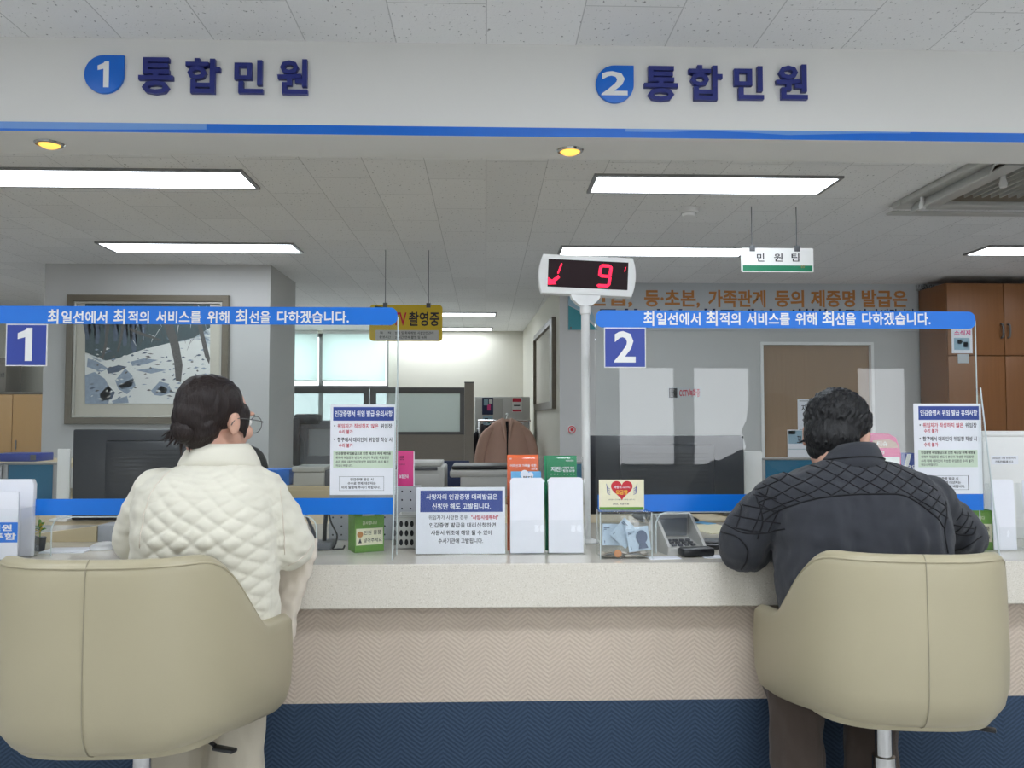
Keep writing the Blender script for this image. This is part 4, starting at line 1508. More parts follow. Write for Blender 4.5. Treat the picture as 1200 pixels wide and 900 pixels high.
zt = Z(521, 5.5)
bm = B(); skin_rings(bm, chair_back(cx, cy, zt - 0.26, 0.17, 0.26)); obj('backrest', bm, M['black_soft'], t)
bm = B(); lathe(bm, (cx, CYS, 0.43), [(0.0, 0) and (0.15, 0), (0.23, 0.02), (0.23, 0.06), (0.16, 0.08)], 24); obj('seat', bm, M['black_soft'], t)
bm = B(); tube(bm, [(cx, CYS, 0.1), (cx, CYS, 0.43)], 0.03, 12); obj('post', bm, M['chrome'], t)
bm = B(); tube(bm, [(cx, cy + 0.03, zt - 0.36), (cx, cy + 0.04, 0.45), (cx, CYS - 0.05, 0.42)], 0.02, 8); obj('back_bar', bm, M['black'], t)
for k in range(5):
    a = 2 * PI * k / 5 + 0.3
    bm = B(); tube(bm, [(cx, CYS, 0.1), (cx + 0.28 * math.cos(a), CYS + 0.28 * math.sin(a), 0.07)], [0.028, 0.018], 8); lg = obj('foot', bm, M['black'], t)
    bm = B(); ball(bm, (cx + 0.27 * math.cos(a), CYS + 0.27 * math.sin(a), 0.03), 0.03, 2); obj('caster', bm, M['black'], lg)

# ================================================================== HANGING SIGNS AND THE NUMBER DISPLAY
def wires(t, pts, zt, m):
    for x, y in pts:
        bm = B(); tube(bm, [(x, y, zt - 0.005), (x, y, CEIL)], 0.0025, 6); w = obj('wire', bm, M['office_dark'], t)
        bm = B(); box2(bm, (x - 0.016, y - 0.01, zt - 0.02), (x + 0.016, y + 0.012, zt + 0.014), 0.002); obj('clip', bm, M['office_dark'], w)


YH = 6.0
q = R(433, 357.5, 518.5, 399.5, YH)
t = thing('hanging_sign', 'yellow hanging camera notice partly behind the blue strip of the first screen', 'sign', ((q[0] + q[2]) / 2, YH, q[1]))
bm = B(); prism(bm, rrect(*q, 0.025), YH, YH + 0.01); bd = obj('board', bm, M['yellow'], t)
bm = B()
flat(bm, *R(440, 387, 514, 399, YH), YH - 0.0002, th=0.0004, mi=0)
for s, a, b, c, d, mi, bo in (('CCTV', 442, 476.5, 366, 381.5, 1, 0.018), ('촬영중', 479, 515, 365.5, 382, 2, 0.022), ('목    적', 445, 458, 388.5, 391.5, 2, 0.01), ('범죄 및 화재예방, 시설안전관리', 463, 508, 388.5, 392, 2, 0.01), ('촬영시간', 444.5, 458, 393.5, 396.5, 2, 0.01), ('24시간 연속 촬영 및 녹화', 463, 500, 393.5, 397, 2, 0.01)):
    letter(bm, s, *R(a, c, b, d, YH), YH - 0.001, bo, mi=mi)
flat(bm, *R(460.3, 388, 460.8, 397.5, YH), YH - 0.0006, th=0.0004, mi=2)
prism(bm, [(P(a, b, YH).x, P(a, b, YH).z) for a, b in ((439, 360), (440, 358.4), (455, 361), (455, 363), (446, 363))], YH - 0.0002, YH - 0.001, mi=2)
prism(bm, [(P(a, b, YH).x, P(a, b, YH).z) for a, b in ((436, 361.5), (439, 360.6), (444, 363.5), (446, 366), (437, 366))], YH - 0.0002, YH - 0.001, mi=2)
obj('print', bm, [M['office_grey'], M['red'], M['ink']], bd)
wires(t, [(X(450.5, YH), YH + 0.005), (X(501.5, YH), YH + 0.005)], q[3], None)

YI = 4.69
q = R(869, 291, 953, 318.5, YI)
t = thing('hanging_sign', 'small white hanging sign with a green bottom stripe', 'sign', ((q[0] + q[2]) / 2, YI, q[1]))
bm = B(); prism(bm, rrect(*q, 0.006), YI, YI + 0.012); bd = obj('board', bm, M['white'], t)
bm = B()
flat(bm, *R(870.5, 311.3, 952, 317.5, YI), YI - 0.0002, th=0.0005, mi=1)
for s, a, b in (('민', 887, 895.5), ('원', 907, 917), ('팀', 927.5, 936.5)):
    letter(bm, s, *R(a, 297, b, 306.5, YI), YI - 0.001, 0.014, mi=0)
letter(bm, '광양', *R(938.5, 310.5, 943, 314, YI), YI - 0.001, 0.0, mi=2)
obj('print', bm, [M['ink'], M['green_stripe'], M['orange_ink']], bd)
wires(t, [(X(884, YI), YI + 0.006), (X(937, YI), YI + 0.006)], q[3], None)

YD = 2.86
t = thing('number_display', 'white queue number display on a pole showing a red figure nine', 'number display', (X(687, YD), YD + 0.03, TOP))
roll = math.radians(2.4)
x0, z0, x1, z1 = R(631, 300, 745.5, 345.5, YD)
mid = ((x0 + x1) / 2, YD, (z0 + z1) / 2)
rotd = about(mid, Matrix.Rotation(roll, 3, 'Y'))
w, h = (x1 - x0) / 2, (z1 - z0) / 2
out = []
for k in range(9):
    a = -1 + k / 4
    out.append((mid[0] + w - 0.014 * a * a, mid[2] + h * a))
for k in range(9):
    a = 1 - k / 4
    out.append((mid[0] - w + 0.014 * a * a, mid[2] + h * a))
bm = B(); prism(bm, out, YD, YD + 0.05, 0.006); hs = obj('housing', moved(bm, rotd), M['white'], t)
sx0, sz0, sx1, sz1 = mid[0] - w + 0.034, mid[2] - h + 0.024, mid[0] + w - 0.03, mid[2] + h - 0.018
bm = B(); flat(bm, sx0, sz0, sx1, sz1, YD - 0.0002, th=0.001); pn = obj('screen', moved(bm, rotd), M['led_panel'], t)


def led(u, v):
    return sx0 + (sx1 - sx0) * u, sz0 + (sz1 - sz0) * v


def seg(bm, a, b, r=0.0035):
    (xa_, za_), (xb_, zb_) = led(*a), led(*b)
    d = Vector((xb_ - xa_, 0, zb_ - za_)).normalized()
    nrm = Vector((-d.z, 0, d.x)) * r
    p, q_ = Vector((xa_, 0, za_)), Vector((xb_, 0, zb_))
    prism(bm, [((v_).x, (v_).z) for v_ in (p - d * r, p + nrm, q_ + nrm, q_ + d * r, q_ - nrm, p - nrm)], YD - 0.0014, YD - 0.002)


bm = B()
for a, b in (((.645, .50), (.655, .80)), ((.665, .84), (.765, .84)), ((.785, .80), (.775, .50)), ((.66, .47), (.755, .47)), ((.775, .43), (.765, .17)), ((.63, .12), (.75, .12))):
    seg(bm, a, b, 0.0052)
obj('numeral', moved(bm, rotd), M['led'], pn)
bm = B(); seg(bm, (.125, .50), (.165, .84), 0.0028); obj('counter_numeral', moved(bm, rotd), M['led'], pn)
bm = B(); seg(bm, (.955, .67), (.968, .82), 0.0012); obj('counter_numeral', moved(bm, rotd), M['led'], pn)
bm = B()
ar = [(.005, .34), (.005, .07), (.11, .10), (.085, .16), (.15, .34), (.13, .43), (.05, .24)]
prism(bm, [led(*p_) for p_ in ar], YD - 0.0014, YD - 0.002); obj('arrow', moved(bm, rotd), M['led'], pn)
bm = B()
pw = X(691, YD) - X(681, YD)
bx, bzz = X(687.5, YD), Z(346, YD)
skin_rings(bm, [[(bx + s_ * ww, YD + 0.025 + t_ * 0.02, zz) for s_, t_ in ((-1, -1), (1, -1), (1, 1), (-1, 1))] for ww, zz in ((0.055, bzz + 0.012), (0.05, bzz - 0.008), (0.03, bzz - 0.028), (0.02, bzz - 0.034))])
obj('bracket', bm, M['white'], t)
bm = B(); tube(bm, [(bx, YD + 0.025, TOP + 0.004), (bx, YD + 0.025, bzz - 0.03)], pw / 2, 18); po = obj('pole', bm, M['white'], t)
bm = B(); lathe(bm, (bx, YD + 0.025, bzz - 0.065), [(pw / 2 + 0.001, 0), (pw / 2 + 0.004, 0.004), (pw / 2 + 0.004, 0.03), (pw / 2 + 0.001, 0.034)], 18); obj('collar', bm, M['white'], po)
bm = B(); lathe(bm, (bx, YD + 0.025, TOP), [(0.05, 0), (0.05, 0.005), (0.02, 0.014), (0.017, 0.02)], 24); obj('base', bm, M['white'], t)

# ================================================================== THINGS ON THE COUNTER
# ---- notices taped to the screens
def counter_notice(dx, dy, sx, label):
    f = lambda a, b, c, d: (dx + (a - 387) * sx, b + dy, dx + (c - 387) * sx, d + dy)
    it = [('r', 0, *f(391, 477, 462.5, 493))]
    T = lambda mi, s, a, b, c, d, bo=0.016: it.append(('t', mi, s, *f(a, b, c, d), bo))
    T(1, '인감증명서 위임 발급 유의사항', 393, 481, 460.5, 488.5, 0.022)
    T(2, '•', 392, 498, 393.5, 500, 0.03)
    T(3, '위임자가 작성하지 않은', 396, 496.5, 444, 502)
    T(2, '위임장', 446.5, 496.5, 460, 502)
    T(3, '수리 불가', 397.5, 503.5, 414, 508.5)
    T(2, '•', 392, 514, 393.5, 516, 0.03)
    T(2, '창구에서 대리인이 위임장 작성 시', 396, 512.5, 460, 518)
    T(3, '수리 불가', 397.5, 519.5, 414, 524.5)
    it.append(('r', 4, *f(391, 528, 461, 548.5)))
    T(2, '인감증명 위임발급으로 인한 재산상 피해 예방을', 394, 529.5, 458.5, 533, 0.02)
    T(2, '위하여 위임장은 반드시 본인이 작성한 위임장만', 394, 534.5, 456.5, 538, 0.008)
    T(2, '수리 하며 대리인이 작성한 위임장은 수리 불가', 394, 539.3, 456, 542.8, 0.008)
    T(2, '하오니 바랍니다.', 394, 544, 414, 547, 0.008)
    it += [('r', 2, *f(398, 558.2, 450.5, 558.6)), ('r', 2, *f(398, 574.6, 450.5, 575)), ('r', 2, *f(398, 558.2, 398.4, 575)), ('r', 2, *f(450.1, 558.2, 450.5, 575))]
    T(2, '인감증명 발급 시', 411, 560, 438, 563.4)
    T(2, '수수료 면제 대상자는', 408, 564.6, 441, 568)
    T(2, '미리 말씀해 주시기 바랍니다.', 401, 569.2, 446, 572.8)
    return notice('screen_notice', f(387, 474, 465, 580), YA - 0.0012, 'paper', it, label, 'paper notice', ['notice_blue', 'paper', 'ink', 'red', 'notice_green'], th=0.001)


counter_notice(386.5, 0, 1.0, 'white and blue paper notice on the first screen, above the green card box')
counter_notice(1072.3, -1, 0.985, 'white and blue paper notice on the second screen, above the shoulder of the leaning man')


# ---- standing notice in a clear stand
YN = 2.64
x0, z0, x1, z1 = R(487, 571, 592, 644, YN)
z0 = TOP + 0.003
t = thing('table_notice', 'small white and blue standing notice between acrylic screen and leaflet holders', 'table sign', ((x0 + x1) / 2, YN, TOP))
lean = about(((x0 + x1) / 2, YN, TOP), Matrix.Rotation(-0.10, 3, 'X'))
bm = B(); box2(bm, (x0, YN, z0), (x1, YN + 0.004, z1)); sh = obj('sheet', moved(bm, lean), M['paper'], t)
bm = B(); box2(bm, (x0 - 0.002, YN - 0.003, z0 - 0.003), (x1 + 0.002, YN - 0.001, z1 + 0.002)); box2(bm, (x0 - 0.002, YN + 0.004, z0 - 0.003), (x1 + 0.002, YN + 0.006, z1 + 0.002)); st = obj('clear_cover', moved(bm, lean), M['holder'], t)
bm = B(); box2(bm, (x0, YN - 0.003, TOP), (x1, YN + 0.09, TOP + 0.003)); obj('foot', bm, M['holder'], t)
bm = B()
flat(bm, *R(492, 575, 589, 600.5, YN), YN - 0.0003, th=0.0003, mi=0)
for mi, s, a, b, c, d, bo in ((1, '사망자의 인감증명 대리발급은', 499, 579, 583, 586, 0.018), (1, '신청만 해도 고발됩니다.', 506, 590, 575, 597.5, 0.018), (2, '위임자가 사망한 경우', 502, 604, 548, 609.3, 0.008), (3, '"사망시점부터"', 552, 603.5, 584, 609.3, 0.02), (2, '인감증명 발급을 대리신청하면', 503, 612.5, 581, 618.5, 0.008), (2, '사문서 위조에 해당 될 수 있어', 505, 621.5, 576, 627.5, 0.012), (2, '수사기관에 고발됩니다.', 513.5, 631, 566, 637, 0.008)):
    letter(bm, s, *R(a, b, c, d, YN), YN - 0.0008, bo, mi=mi)
obj('print', moved(bm, lean), [M['notice_blue'], M['paper'], M['ink'], M['red']], sh)


# ---- leaflet holders
def leaflet_holder(pa, pb, Y, label, hl):
    xa_, xb_ = X(pa, Y), X(pb, Y)
    t = thing('leaflet_holder', label, 'leaflet holder', ((xa_ + xb_) / 2, Y + 0.05, TOP))
    zt = TOP + hl
    bm = B(); box2(bm, (xa_, Y - 0.02, TOP), (xb_, Y - 0.017, TOP + hl * 0.36), 0.001); obj('front_plate', bm, M['holder'], t)
    bm = B(); box2(bm, (xa_, Y + 0.055, TOP), (xb_, Y + 0.058, zt), 0.001); obj('back_plate', bm, M['holder'], t)
    bm = B(); box2(bm, (xa_, Y - 0.017, TOP), (xb_, Y + 0.055, TOP + 0.003)); obj('bottom_plate', bm, M['holder'], t)
    for x in (xa_, xb_ - 0.003):
        bm = B()
        skin_rings(bm, [[(x + d, Y - 0.017, TOP + 0.003), (x + d, Y + 0.055, TOP + 0.003), (x + d, Y + 0.055, zt), (x + d, Y + 0.035, zt), (x + d, Y - 0.017, TOP + hl * 0.36)] for d in (0, 0.003)])
        obj('side_plate', bm, M['holder'], t)
    return t


YH1 = 2.645
leaflet_holder(596, 639, YH1, 'clear leaflet holder with orange and sky blue leaflets behind a white card', 0.31)
leaflet_holder(641.5, 685.5, YH1, 'clear leaflet holder with a green booklet behind a white card', 0.31)


def leaflet(px, Y, base, items, mats, label, lean, th=0.004, r=0.0, z0=None, name='leaflet'):
    x0, za, x1, z1 = R(*px, Y)
    zb = TOP + 0.004 if z0 is None else z0
    m = about(((x0 + x1) / 2, Y, zb), Matrix.Rotation(-lean, 3, 'X'))
    bm = B(); prism(bm, [(x0, zb), (x1, zb)] + [(x1 - r + r * math.sin(k * PI / 12), z1 - r + r * math.cos(k * PI / 12)) for k in range(6, -1, -1)][:7] + [(x0 + r - r * math.sin(k * PI / 12), z1 - r + r * math.cos(k * PI / 12)) for k in range(7)] if r else [(x0, zb), (x1, zb), (x1, z1), (x0, z1)], Y, Y + th)
    o = tag(obj(name, moved(bm, m), M[base]), label, 'leaflet')
    if items:
        bm = B()
        for it in items:
            if it[0] == 'r':
                flat(bm, *R(*it[2:6], Y), Y - 0.0002, th=0.0003, mi=it[1])
            elif it[0] == 'c':
                c = P(it[2], it[3], Y)
                disc(bm, (c.x, c.z), it[4], Y - 0.0002, Y - 0.0006, 24, mi=it[1])
            else:
                letter(bm, it[2], *R(*it[3:7], Y), Y - 0.0009, it[7], mi=it[1])
        obj('print', moved(bm, m), [M[k] for k in mats], o)
    return o


leaflet((594.5, 533, 631.5, 645), YH1 + 0.045, 'orange', [('t', 0, '어르신과 가족을 위한', 598, 544, 629, 547.5, 0.02), ('t', 0, '안내', 623, 548.5, 629.5, 551, 0.02), ('t', 0, 'KR', 597, 537, 600, 538.5, 0.02), ('c', 1, 612, 560, 0.016)], ['paper', 'gold'], 'orange leaflet standing tallest behind a white card', 0.07)
leaflet((599, 552.5, 634.5, 645), YH1 + 0.032, 'sky_card', [('c', 0, 615, 556, 0.014), ('c', 0, 622, 557, 0.010), ('t', 1, '복지', 613, 558, 623, 563, 0.02)], ['paper', 'ink'], 'sky blue leaflet in front of the orange leaflet', 0.07)
leaflet((638.5, 534, 676.5, 645), YH1 + 0.045, 'green_card', [('t', 0, '지진!', 646, 547, 659, 553, 0.03), ('t', 0, '이렇게 대비', 660, 547, 673.5, 550, 0.02), ('t', 0, '행동요령', 660, 550.5, 674, 553.5, 0.02), ('t', 0, '행정안전부', 664, 539, 673, 541, 0.01), ('t', 0, '· · · · · · · ·', 646, 555.5, 674, 556.5, 0.01)], ['paper'], 'deep green booklet behind a white card beside the display pole', 0.07)
leaflet((598, 560, 637.5, 645), YH1 - 0.003, 'paper_gloss', [], [], 'blank white card with rounded top in front of the orange leaflet', 0.05, r=0.012)
leaflet((643, 559.5, 683.5, 645), YH1 - 0.003, 'paper_gloss', [], [], 'blank white card with rounded top in front of the green booklet', 0.05, r=0.012)

# ---- donation box
YX = 2.54
x0, x1 = X(703, YX), X(763, YX)
zt = Z(599, YX + 0.05)
yd = YX + 0.094
t = thing('donation_box', 'clear donation box with a red heart sign, banknotes and coins inside', 'donation box', ((x0 + x1) / 2, YX + 0.047, TOP))
for lo, hi, nm in (((x0, YX, TOP), (x1, YX + 0.003, zt), 'front_plate'), ((x0, yd - 0.003, TOP), (x1, yd, zt), 'back_plate'), ((x0, YX + 0.003, TOP), (x0 + 0.003, yd - 0.003, zt), 'side_plate'), ((x1 - 0.003, YX + 0.003, TOP), (x1, yd - 0.003, zt), 'side_plate'), ((x0 + 0.003, YX + 0.003, TOP), (x1 - 0.003, yd - 0.003, TOP + 0.003), 'bottom_plate'), ((x0, YX, zt), (x1, yd, zt + 0.003), 'lid')):
    bm = B(); box2(bm, lo, hi, 0.0008); obj(nm, bm, M['holder'], t)
for a, b in ((x0, YX), (x1, YX)):
    bm = B(); tube(bm, [(a, b, TOP), (a, b, zt)], 0.0016, 6); obj('edge', bm, M['acrylic_edge'], t)
YZ = YX + 0.088
bm = B(); flat(bm, *R(702, 562, 754.5, 597, YZ), YZ, th=0.002); sg = obj('sign_card', bm, M['cream'], t)
bm = B()
flat(bm, *R(702.5, 594, 754, 596.8, YZ), YZ - 0.002, th=0.0003, mi=4)
hc = P(728.5, 573, YZ)
hp = []
for k in range(40):
    a = 2 * PI * k / 40
    hp.append((hc.x + 0.0335 * math.sin(a) ** 3 * 1.05, hc.z + 0.0022 * (13 * math.cos(a) - 5 * math.cos(2 * a) - 2 * math.cos(3 * a) - math.cos(4 * a))))
prism(bm, hp[::-1], YZ - 0.002, YZ - 0.0026, mi=0)
letter(bm, '사랑의', *R(719, 569, 728, 572.5, YZ), YZ - 0.003, 0.02, mi=1)
letter(bm, '나눔을 전하는', *R(729, 570, 738.5, 572, YZ), YZ - 0.003, 0.01, mi=1)
letter(bm, '모금함', *R(721.5, 574, 735.5, 579.5, YZ), YZ - 0.003, 0.03, mi=2)
letter(bm, '여러분의 정성을 모아 사랑을 전합니다', *R(713, 584.6, 744, 586.2, YZ), YZ - 0.0024, 0.005, mi=3)
letter(bm, '2022. 희망나눔', *R(718, 589, 737, 591.5, YZ), YZ - 0.0024, 0.01, mi=3)
for s in (-1, 1):
    for k in range(4):
        a0 = Vector((hc.x + s * 0.038, 0, hc.z - 0.012 + 0.006 * k))
        tube(bm, [(a0.x, YZ - 0.0022, a0.z - 0.006), (a0.x + s * 0.009, YZ - 0.0022, a0.z), (a0.x + s * (0.006 + 0.002 * k), YZ - 0.0022, a0.z + 0.011)], 0.0009, 5, mi=5, smooth_n=3)
obj('print', bm, [M['heart'], M['paper'], M['gold'], M['ink'], M['green_leaf'], M['notice_blue']], sg)


def banknote(cx, cy, cz, w, h, ang, label, face):
    bm = B()
    rings = []
    for k in range(9):
        u = -1 + k / 4
        rings.append([(cx + w / 2 * u, cy + 0.004 * math.cos(u * 2.2) + o_, cz + v * h / 2) for v, o_ in ((-1, 0), (1, 0.003), (1, 0.0036), (-1, 0.0006))])
    skin_rings(bm, rings)
    m = about((cx, cy, cz), Matrix.Rotation(ang, 3, 'Y') @ Matrix.Rotation(-0.06, 3, 'X'))
    o = tag(obj('banknote', moved(bm, m), M['note_blue'], None), label, 'banknote')
    bm = B()
    yy = cy + 0.0002
    if face:
        pts = [(cx + w * 0.16 + 0.02 * math.cos(2 * PI * k / 24) * 0.9, cz + 0.005 + 0.021 * math.sin(2 * PI * k / 24)) for k in range(24)]
        prism(bm, pts, yy, yy - 0.0004)
        prism(bm, [(cx - w * 0.05, cz - h * 0.42), (cx + w * 0.40, cz - h * 0.42), (cx + w * 0.30, cz - h * 0.18), (cx + w * 0.04, cz - h * 0.18)], yy, yy - 0.0004)
    for k in range(3):
        flat(bm, cx - w * 0.44, cz + h * (0.3 - 0.07 * k), cx - w * 0.14 - 0.01 * k, cz + h * (0.335 - 0.07 * k), yy, th=0.0004)
    flat(bm, cx - w * 0.44, cz - h * 0.40, cx - w * 0.36, cz - h * 0.28, yy, th=0.0004)
    obj('print', moved(bm, m), M['note_dark'], o)
    return o


cz = Z(630, YX + 0.03)
banknote(X(717, YX + 0.05), YX + 0.055, cz + 0.004, 0.062, 0.068, 0.03, 'pale blue banknote upright at the display pole end of the donation box', False)
banknote(X(732, YX + 0.03), YX + 0.036, cz + 0.012, 0.068, 0.072, 0.75, 'pale blue banknote tilted steeply in the middle of the donation box', False)
banknote(X(747, YX + 0.02), YX + 0.016, cz - 0.004, 0.07, 0.075, -0.12, 'banknote with dark printed figure at the front of the donation box', True)
rnd = random.Random(11)
proto = None
for k in range(16):
    xx = x0 + 0.016 + (x1 - x0 - 0.032) * (k % 8) / 7 + rnd.uniform(-.003, .003)
    yy = YX + 0.017 + (k // 8) * 0.055
    if k in (0,):
        bm = B(); lathe(bm, (0, 0, 0), [(0.0118, 0), (0.0122, 0.0005), (0.0122, 0.0015), (0.0118, 0.002), (0.0108, 0.002), (0.0105, 0.0017)], 24)
        proto = obj('coin', bm, M['coin'])
        c = proto
    else:
        c = proto.copy()
        COL.objects.link(c)
    c.location = (xx, yy, TOP + 0.006 + 0.002 * rnd.random())
    c.rotation_euler = (rnd.uniform(-.25, .25), rnd.uniform(-.25, .25), rnd.uniform(0, 3))
    tag(c, 'coin lying on the bottom of the clear donation box', 'coin', 'coins in the donation box')
c = proto.copy(); c.data = proto.data.copy(); c.data.materials[0] = M['copper']; COL.objects.link(c)
c.location = (X(723, YX + .01), YX + 0.007, TOP + 0.016); c.rotation_euler = (1.35, 0, 0)
tag(c, 'coin standing on edge against the front of the donation box', 'coin')
del c['group']

# ---- card reader
t = thing('card_reader', 'pale grey hooded card reader with a black front pad', 'card reader', (X(796, 2.66), 2.66, TOP))
cx, cy = t.location.x, t.location.y
ang = about((cx, cy, TOP), Matrix.Rotation(0.18, 3, 'Z'))
W2 = 0.066
side = [(cy - 0.05, TOP), (cy + 0.09, TOP), (cy + 0.095, TOP + 0.105), (cy + 0.075, TOP + 0.12), (cy + 0.055, TOP + 0.118), (cy - 0.035, TOP + 0.045), (cy - 0.055, TOP + 0.028)]
bm = B(); skin_rings(bm, [[(cx + s * W2, y, z) for y, z in side] for s in (-1, -0.86)]); skin_rings(bm, [[(cx + s * W2, y, z) for y, z in side] for s in (0.86, 1)])
skin_rings(bm, [[(cx + s * W2, y, z) for y, z in ((cy - 0.05, TOP), (cy + 0.09, TOP), (cy + 0.095, TOP + 0.105), (cy + 0.075, TOP + 0.12), (cy + 0.06, TOP + 0.118), (cy + 0.062, TOP + 0.04), (cy - 0.035, TOP + 0.024), (cy - 0.055, TOP + 0.022))] for s in (-0.86, 0.86)])
obj('body', moved(bm, ang), M['office_grey'], t)
bm = B(); box(bm, (cx, cy + 0.058, TOP + 0.075), (W2 * 1.5, 0.004, 0.058), 0.002, rot=Matrix.Rotation(0.05, 3, 'X')); obj('screen', moved(bm, ang), M['screen_grey'], t)
for r in range(3):
    for k in range(4):
        bm = B(); box(bm, (cx - 0.033 + 0.022 * k, cy - 0.026 + 0.021 * r, TOP + 0.029 + 0.0042 * r), (0.015, 0.012, 0.008), 0.002); obj('key', moved(bm, ang), M['office_dark'], t)
bm = B(); box(bm, (cx + 0.018, cy - 0.082, TOP + 0.016), (0.108, 0.05, 0.026), 0.008); obj('front_pad', moved(bm, ang), M['black'], t)
x0, z0, x1, z1 = R(784, 600, 806, 609, 3.1)
t = thing('calculator', 'small grey desk device behind the card reader', 'desk device', ((x0 + x1) / 2, 3.1, TOP))
bm = B(); box2(bm, (x0, 3.1, TOP), (x1, 3.2, TOP + 0.05), 0.006); obj('body', bm, M['office_grey'], t)
bm = B(); box2(bm, (x0 + 0.02, 3.097, TOP + 0.022), (x1 - 0.012, 3.101, TOP + 0.036), 0.001); obj('slot', bm, M['black'], t)


def sheet(px, py, w, d, ang, m, label, cat='paper sheet', name='paper_sheet', th=0.0012, z=TOP):
    c = PZ(px, py, z)
    bm = B(); box(bm, (c.x, c.y, z + th / 2), (w, d, th), rot=Matrix.Rotation(ang, 3, 'Z'))
    return tag(obj(name, bm, M[m]), label, cat)


sheet(778, 654, 0.10, 0.05, 0.1, 'paper', 'white paper slip under the card reader pad')
sheet(836, 652.5, 0.07, 0.06, 0.0, 'paper', 'white paper sheet by the elbow of the leaning man')
sheet(836, 620, 0.16, 0.25, 0.25, 'cream', 'cream paper form on the counter behind the card reader', th=0.003)
sheet(826, 613, 0.05, 0.08, 0.5, 'sky_card', 'small pale blue slip lying on the cream form', z=TOP + 0.003)
sheet(852, 600.5, 0.09, 0.12, 0.1, 'paper', 'white sheet below the blue stripe beside the leaning man', z=TOP + 0.0)
c = PZ(842, 640, TOP)
t = thing('signature_pad', 'flat black signature pad by the elbow of the leaning man', 'signature pad', (c.x, c.y, TOP))
r_ = about((c.x, c.y, TOP), Matrix.Rotation(-0.25, 3, 'Z'))
bm = B(); box(bm, (c.x, c.y, TOP + 0.009), (0.12, 0.16, 0.016), 0.005); obj('case', moved(bm, r_), M['black'], t)
bm = B(); box(bm, (c.x, c.y + 0.01, TOP + 0.0175), (0.09, 0.08, 0.001)); obj('screen', moved(bm, r_), M['screen_grey'], t)
bm = B(); tube(bm, [(c.x - 0.055, c.y - 0.06, TOP + 0.021), (c.x + 0.045, c.y - 0.055, TOP + 0.021)], 0.0035, 8); obj('stylus', moved(bm, r_), M['black'], t)


# ---- green card boxes with paper inside
def card_box(px, Y, w, h, d, rz, label, blue):
    xc = X(px, Y)
    t = thing('card_box', label, 'box', (xc, Y, TOP))
    m = about((xc, Y, TOP), Matrix.Rotation(rz, 3, 'Z'))
    bm = B()
    for lo, hi in (((-w / 2, -d / 2), (w / 2, -d / 2 + 0.003)), ((-w / 2, d / 2 - 0.003), (w / 2, d / 2)), ((-w / 2, -d / 2 + .003), (-w / 2 + 0.003, d / 2 - .003)), ((w / 2 - 0.003, -d / 2 + .003), (w / 2, d / 2 - .003))):
        box2(bm, (xc + lo[0], Y + lo[1], TOP), (xc + hi[0], Y + hi[1], TOP + h))
    box2(bm, (xc - w / 2, Y - d / 2, TOP), (xc + w / 2, Y + d / 2, TOP + 0.003))
    obj('box_body', moved(bm, m), M['green_leaf'], t)
    bm = B()
    flat(bm, xc - w * 0.46, TOP + h * 0.2, xc + w * 0.46, TOP + h * 0.66, Y - d / 2 - 0.0002, th=0.0006)
    sd = obj('label_sheet', moved(bm, m), M['cream'], t)
    bm = B(); box2(bm, (xc + w / 2 + 0.0002, Y - d * 0.46, TOP + h * 0.2), (xc + w / 2 + 0.0008, Y + d * 0.46, TOP + h * 0.66)); obj('label_sheet', moved(bm, m), M['cream'], t)
    bm = B()
    yy = Y - d / 2 - 0.001
    disc(bm, (xc - w * 0.33, TOP + h * 0.5), h * 0.085, yy, yy - 0.0004, 16, mi=1)
    prism(bm, [(xc - w * 0.39, TOP + h * 0.26), (xc - w * 0.33, TOP + h * 0.40), (xc - w * 0.27, TOP + h * 0.26)], yy, yy - 0.0004, mi=0)
    letter(bm, '민원 물품', xc - w * 0.2, TOP + h * 0.48, xc + w * 0.40, TOP + h * 0.60, yy, 0.01, mi=0)
    letter(bm, '넣어주세요', xc - w * 0.2, TOP + h * 0.27, xc + w * 0.42, TOP + h * 0.39, yy, 0.01, mi=0)
    letter(bm, '감사합니다', xc - w * 0.25, TOP + h * 0.76, xc + w * 0.25, TOP + h * 0.86, yy, 0.01, mi=2)
    obj('print', moved(bm, m), [M['ink'], M['orange_ink'], M['cream']], sd)
    bm = B()
    skin_rings(bm, [[(xc - 0.03, Y, TOP + 0.01), (xc + 0.03, Y, TOP + 0.01), (xc + 0.03, Y + 0.002, TOP + 0.01), (xc - 0.03, Y + 0.002, TOP + 0.01)], [(xc - 0.012, Y - 0.012, TOP + h + 0.02), (xc + 0.026, Y - 0.006, TOP + h + 0.006), (xc + 0.026, Y - 0.004, TOP + h + 0.006), (xc - 0.012, Y - 0.010, TOP + h + 0.02)]])
    tag(obj('paper_slip', moved(bm, m), M['sky_card'] if blue else M['paper']), 'blue slip sticking out of the card box by the leaning man' if blue else 'white slip sticking out of the green card box below the first notice', 'paper slip')


card_box(430, 2.74, 0.098, 0.118, 0.085, 0.42, 'green patterned card box with cream labels below the first notice', False)
card_box(1136, 2.73, 0.098, 0.13, 0.085, -0.2, 'green patterned card box half hidden by the sleeve of the leaning man', True)

